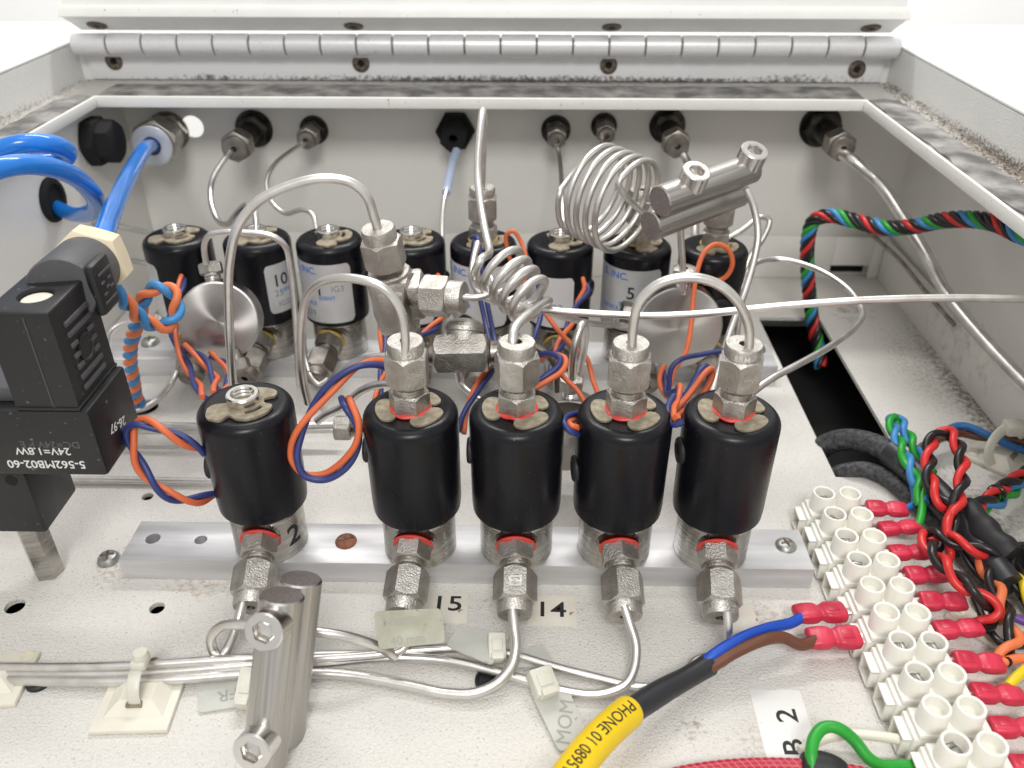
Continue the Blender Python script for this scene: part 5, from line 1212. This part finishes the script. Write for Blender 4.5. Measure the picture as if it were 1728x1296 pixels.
flat_label('paper_label', 'torn floor label half hidden by the rightmost side nut', UZ(1245, 1043, 0), 17, 15, 0.1, 'paper')
lc = UZ(1330, 1246, 0); l2 = UZ(1329, 1208, 0)-lc; lb = UZ(1341, 1262, 0)-lc
flat_label('paper_label', 'white floor label printed B 2 sideways near the green wire', lc, 20.5, 44, 0.0, 'paperwhite', [('2', 11.5, l2.x, l2.y, PI/2, 'print_black', 0.12), ('B', 11.5, lb.x, lb.y, PI/2, 'print_black', 0.12)])
def tag_card(name, label, pts, m, texts=(), th=0.7, cat='tag'):
    """a plastic tag given by its four corners (world mm), slightly rounded"""
    a, b, c, d = [Vector(p) for p in pts]; o_ = (a+b+c+d)/4; x = ((b-a)+(c-d)).normalized(); nrm = x.cross((d-a)).normalized(); y = nrm.cross(x)
    fm = Matrix((x, y, nrm)).transposed().to_4x4(); fm.translation = o_
    inv = fm.inverted(); q = [inv @ p for p in (a, b, c, d)]
    poly = []
    for i in range(4):
        p0, p1, p2 = q[i-1], q[i], q[(i+1) % 4]; r = 2.2
        e0 = p1+(p0-p1).normalized()*r; e1 = p1+(p2-p1).normalized()*r
        for k in range(5):
            t_ = k/4; pt = e0*(1-t_)**2+p1*2*t_*(1-t_)+e1*t_**2; poly.append((pt.x, pt.y))
    t = thing(name, label, cat, o_)
    mb = MB(); mb.prism(poly, -th/2, th/2, fm); part('card', mb, M[m], t, True)
    for (tx, size, dx, dy, rot, mm) in texts:
        part('handwriting', text_flat(tx, size, fm @ Matrix.Translation((dx, dy, th/2+0.05)) @ Matrix.Rotation(rot, 4, 'Z'), 0.03, 0.0), M[mm], t, True)
    return t
tag_card('plastic_tag', 'grimy translucent tag with faint handwriting hanging below the second side nut', [UZ(640, 1096, 16), UZ(752, 1084, 16), UZ(744, 1026, 27), UZ(630, 1032, 27)], 'tagdirty', [('Nurm', 6.0, -4, 3.4, 0.05, 'print_pencil'), ('40 mm', 5.0, -1, -4.6, 0.05, 'print_pencil')])
tag_card('plastic_tag', 'clear blank tag lying on the floor tubes left of the clip', [UZ(752, 1090, 9), UZ(830, 1122, 10), UZ(862, 1072, 8), UZ(774, 1058, 8)], 'tag')
tag_card('plastic_tag', 'clear blank tag lying right of the nylon clip', [UZ(862, 1128, 3), UZ(938, 1122, 1.5), UZ(916, 1088, 1.5), UZ(868, 1102, 3)], 'tag')
tag_card('plastic_tag', 'clear tag marked MOM hanging towards the viewer', [UZ(944, 1270, 1.2), UZ(992, 1246, 1.2), UZ(958, 1158, 4), UZ(893, 1164, 4)], 'tag', [('MOM', 8, 1, -3, 1.15, 'print_pencil')])
tag_card('plastic_tag', 'clear tag with faint letters lying left of the front rod clamp', [UZ(334, 1204, 0.8), UZ(426, 1190, 0.8), UZ(426, 1132, 2.5), UZ(336, 1148, 1.5)], 'tag', [('FR', 7.5, 1, -1.5, PI+0.1, 'print_pencil')])
def clip_blk(label, p, size, rz):
    t = thing('nylon_clip', label, 'clip', p, None, Euler((0.35, 0.1, rz)))
    mb = MB(); mb.box((0, 0, 0), size, 1.0); mb.box((0, -size[1]*0.45, 1), (size[0]*0.72, 3, size[2]*1.2), 0.8); part('body', mb, M['nylonclear'], t)
    mb = MB(); mb.box((0, 0, size[2]*0.5), (size[0]*0.6, size[1]*0.45, 1.2), 0.4); part('pad', mb, M['nylonclear'], t); return t
clip_blk('milky nylon clip on the floor tubes under the bent tube', UZ(838, 1092, 9), (7.5, 11, 6), 0.1)
clip_blk('milky nylon clip on the floor tubes above the hanging tag', UZ(916, 1152, 7), (10, 11, 7), 0.45)
clip_blk('milky nylon clip at the left side of the front rod clamp', UZ(416, 1160, 6), (7, 15, 7), 0.05)

# ------------------------------------------------------------------ wires along the bottom edge
wire('green wire looping up from the black tie at the bottom', [UZ(1372, 1300, 10), UZ(1369, 1275, 13), UZ(1374, 1246, 15), UZ(1390, 1228, 16), UZ(1412, 1228, 16), UZ(1440, 1248, 13), UZ(1466, 1280, 9), UZ(1488, 1292, 7), UZ(1540, 1294, 6), UZ(1620, 1330, 6)], 'green', 2.3)
wire('off-white wire running into the strip near the bottom', [UZ(1350, 1268, 4), UZ(1388, 1248, 5), UZ(1430, 1239, 7), UZ(1480, 1242, 8), UZ(1530, 1250, 7), UZ(1556, 1254, 7)], 'whitewire', 2.0)
rp = [UZ(1060, 1345, 5), UZ(1130, 1311, 5), UZ(1200, 1297, 6), UZ(1290, 1291, 7), UZ(1370, 1294, 8), UZ(1440, 1303, 8), UZ(1520, 1322, 8)]
rc = thing('braided_cable', 'red braided cable running along the bottom edge', 'cable', rp[0])
mb = MB(); mb.sweep(smooth(rp, 8), 2.5, 16); part('sheath', mb, M['redbraid'], rc, True, 60)
for q, s_ in enumerate(strands(rp, 4, 2.38, 11, 0, 0.8)):
    mb = MB(); mb.sweep(s_, 0.36, 6); part('braid_thread', mb, M['redbraid2'], rc, True, 60)
kb = UZ(1386, 1293, 9); mb = MB(); mb.sweep(smooth([kb+Vector((-7, 1, 0)), kb, kb+Vector((8, -2.5, 0))], 8), lambda t: 5.2*(1-0.35*abs(2*t-1)**3), 18); solo('black_tie', mb, M['rubber'], 'black rubber tie joining the green wire to the red cable', 'tie', kb, sharp=60)
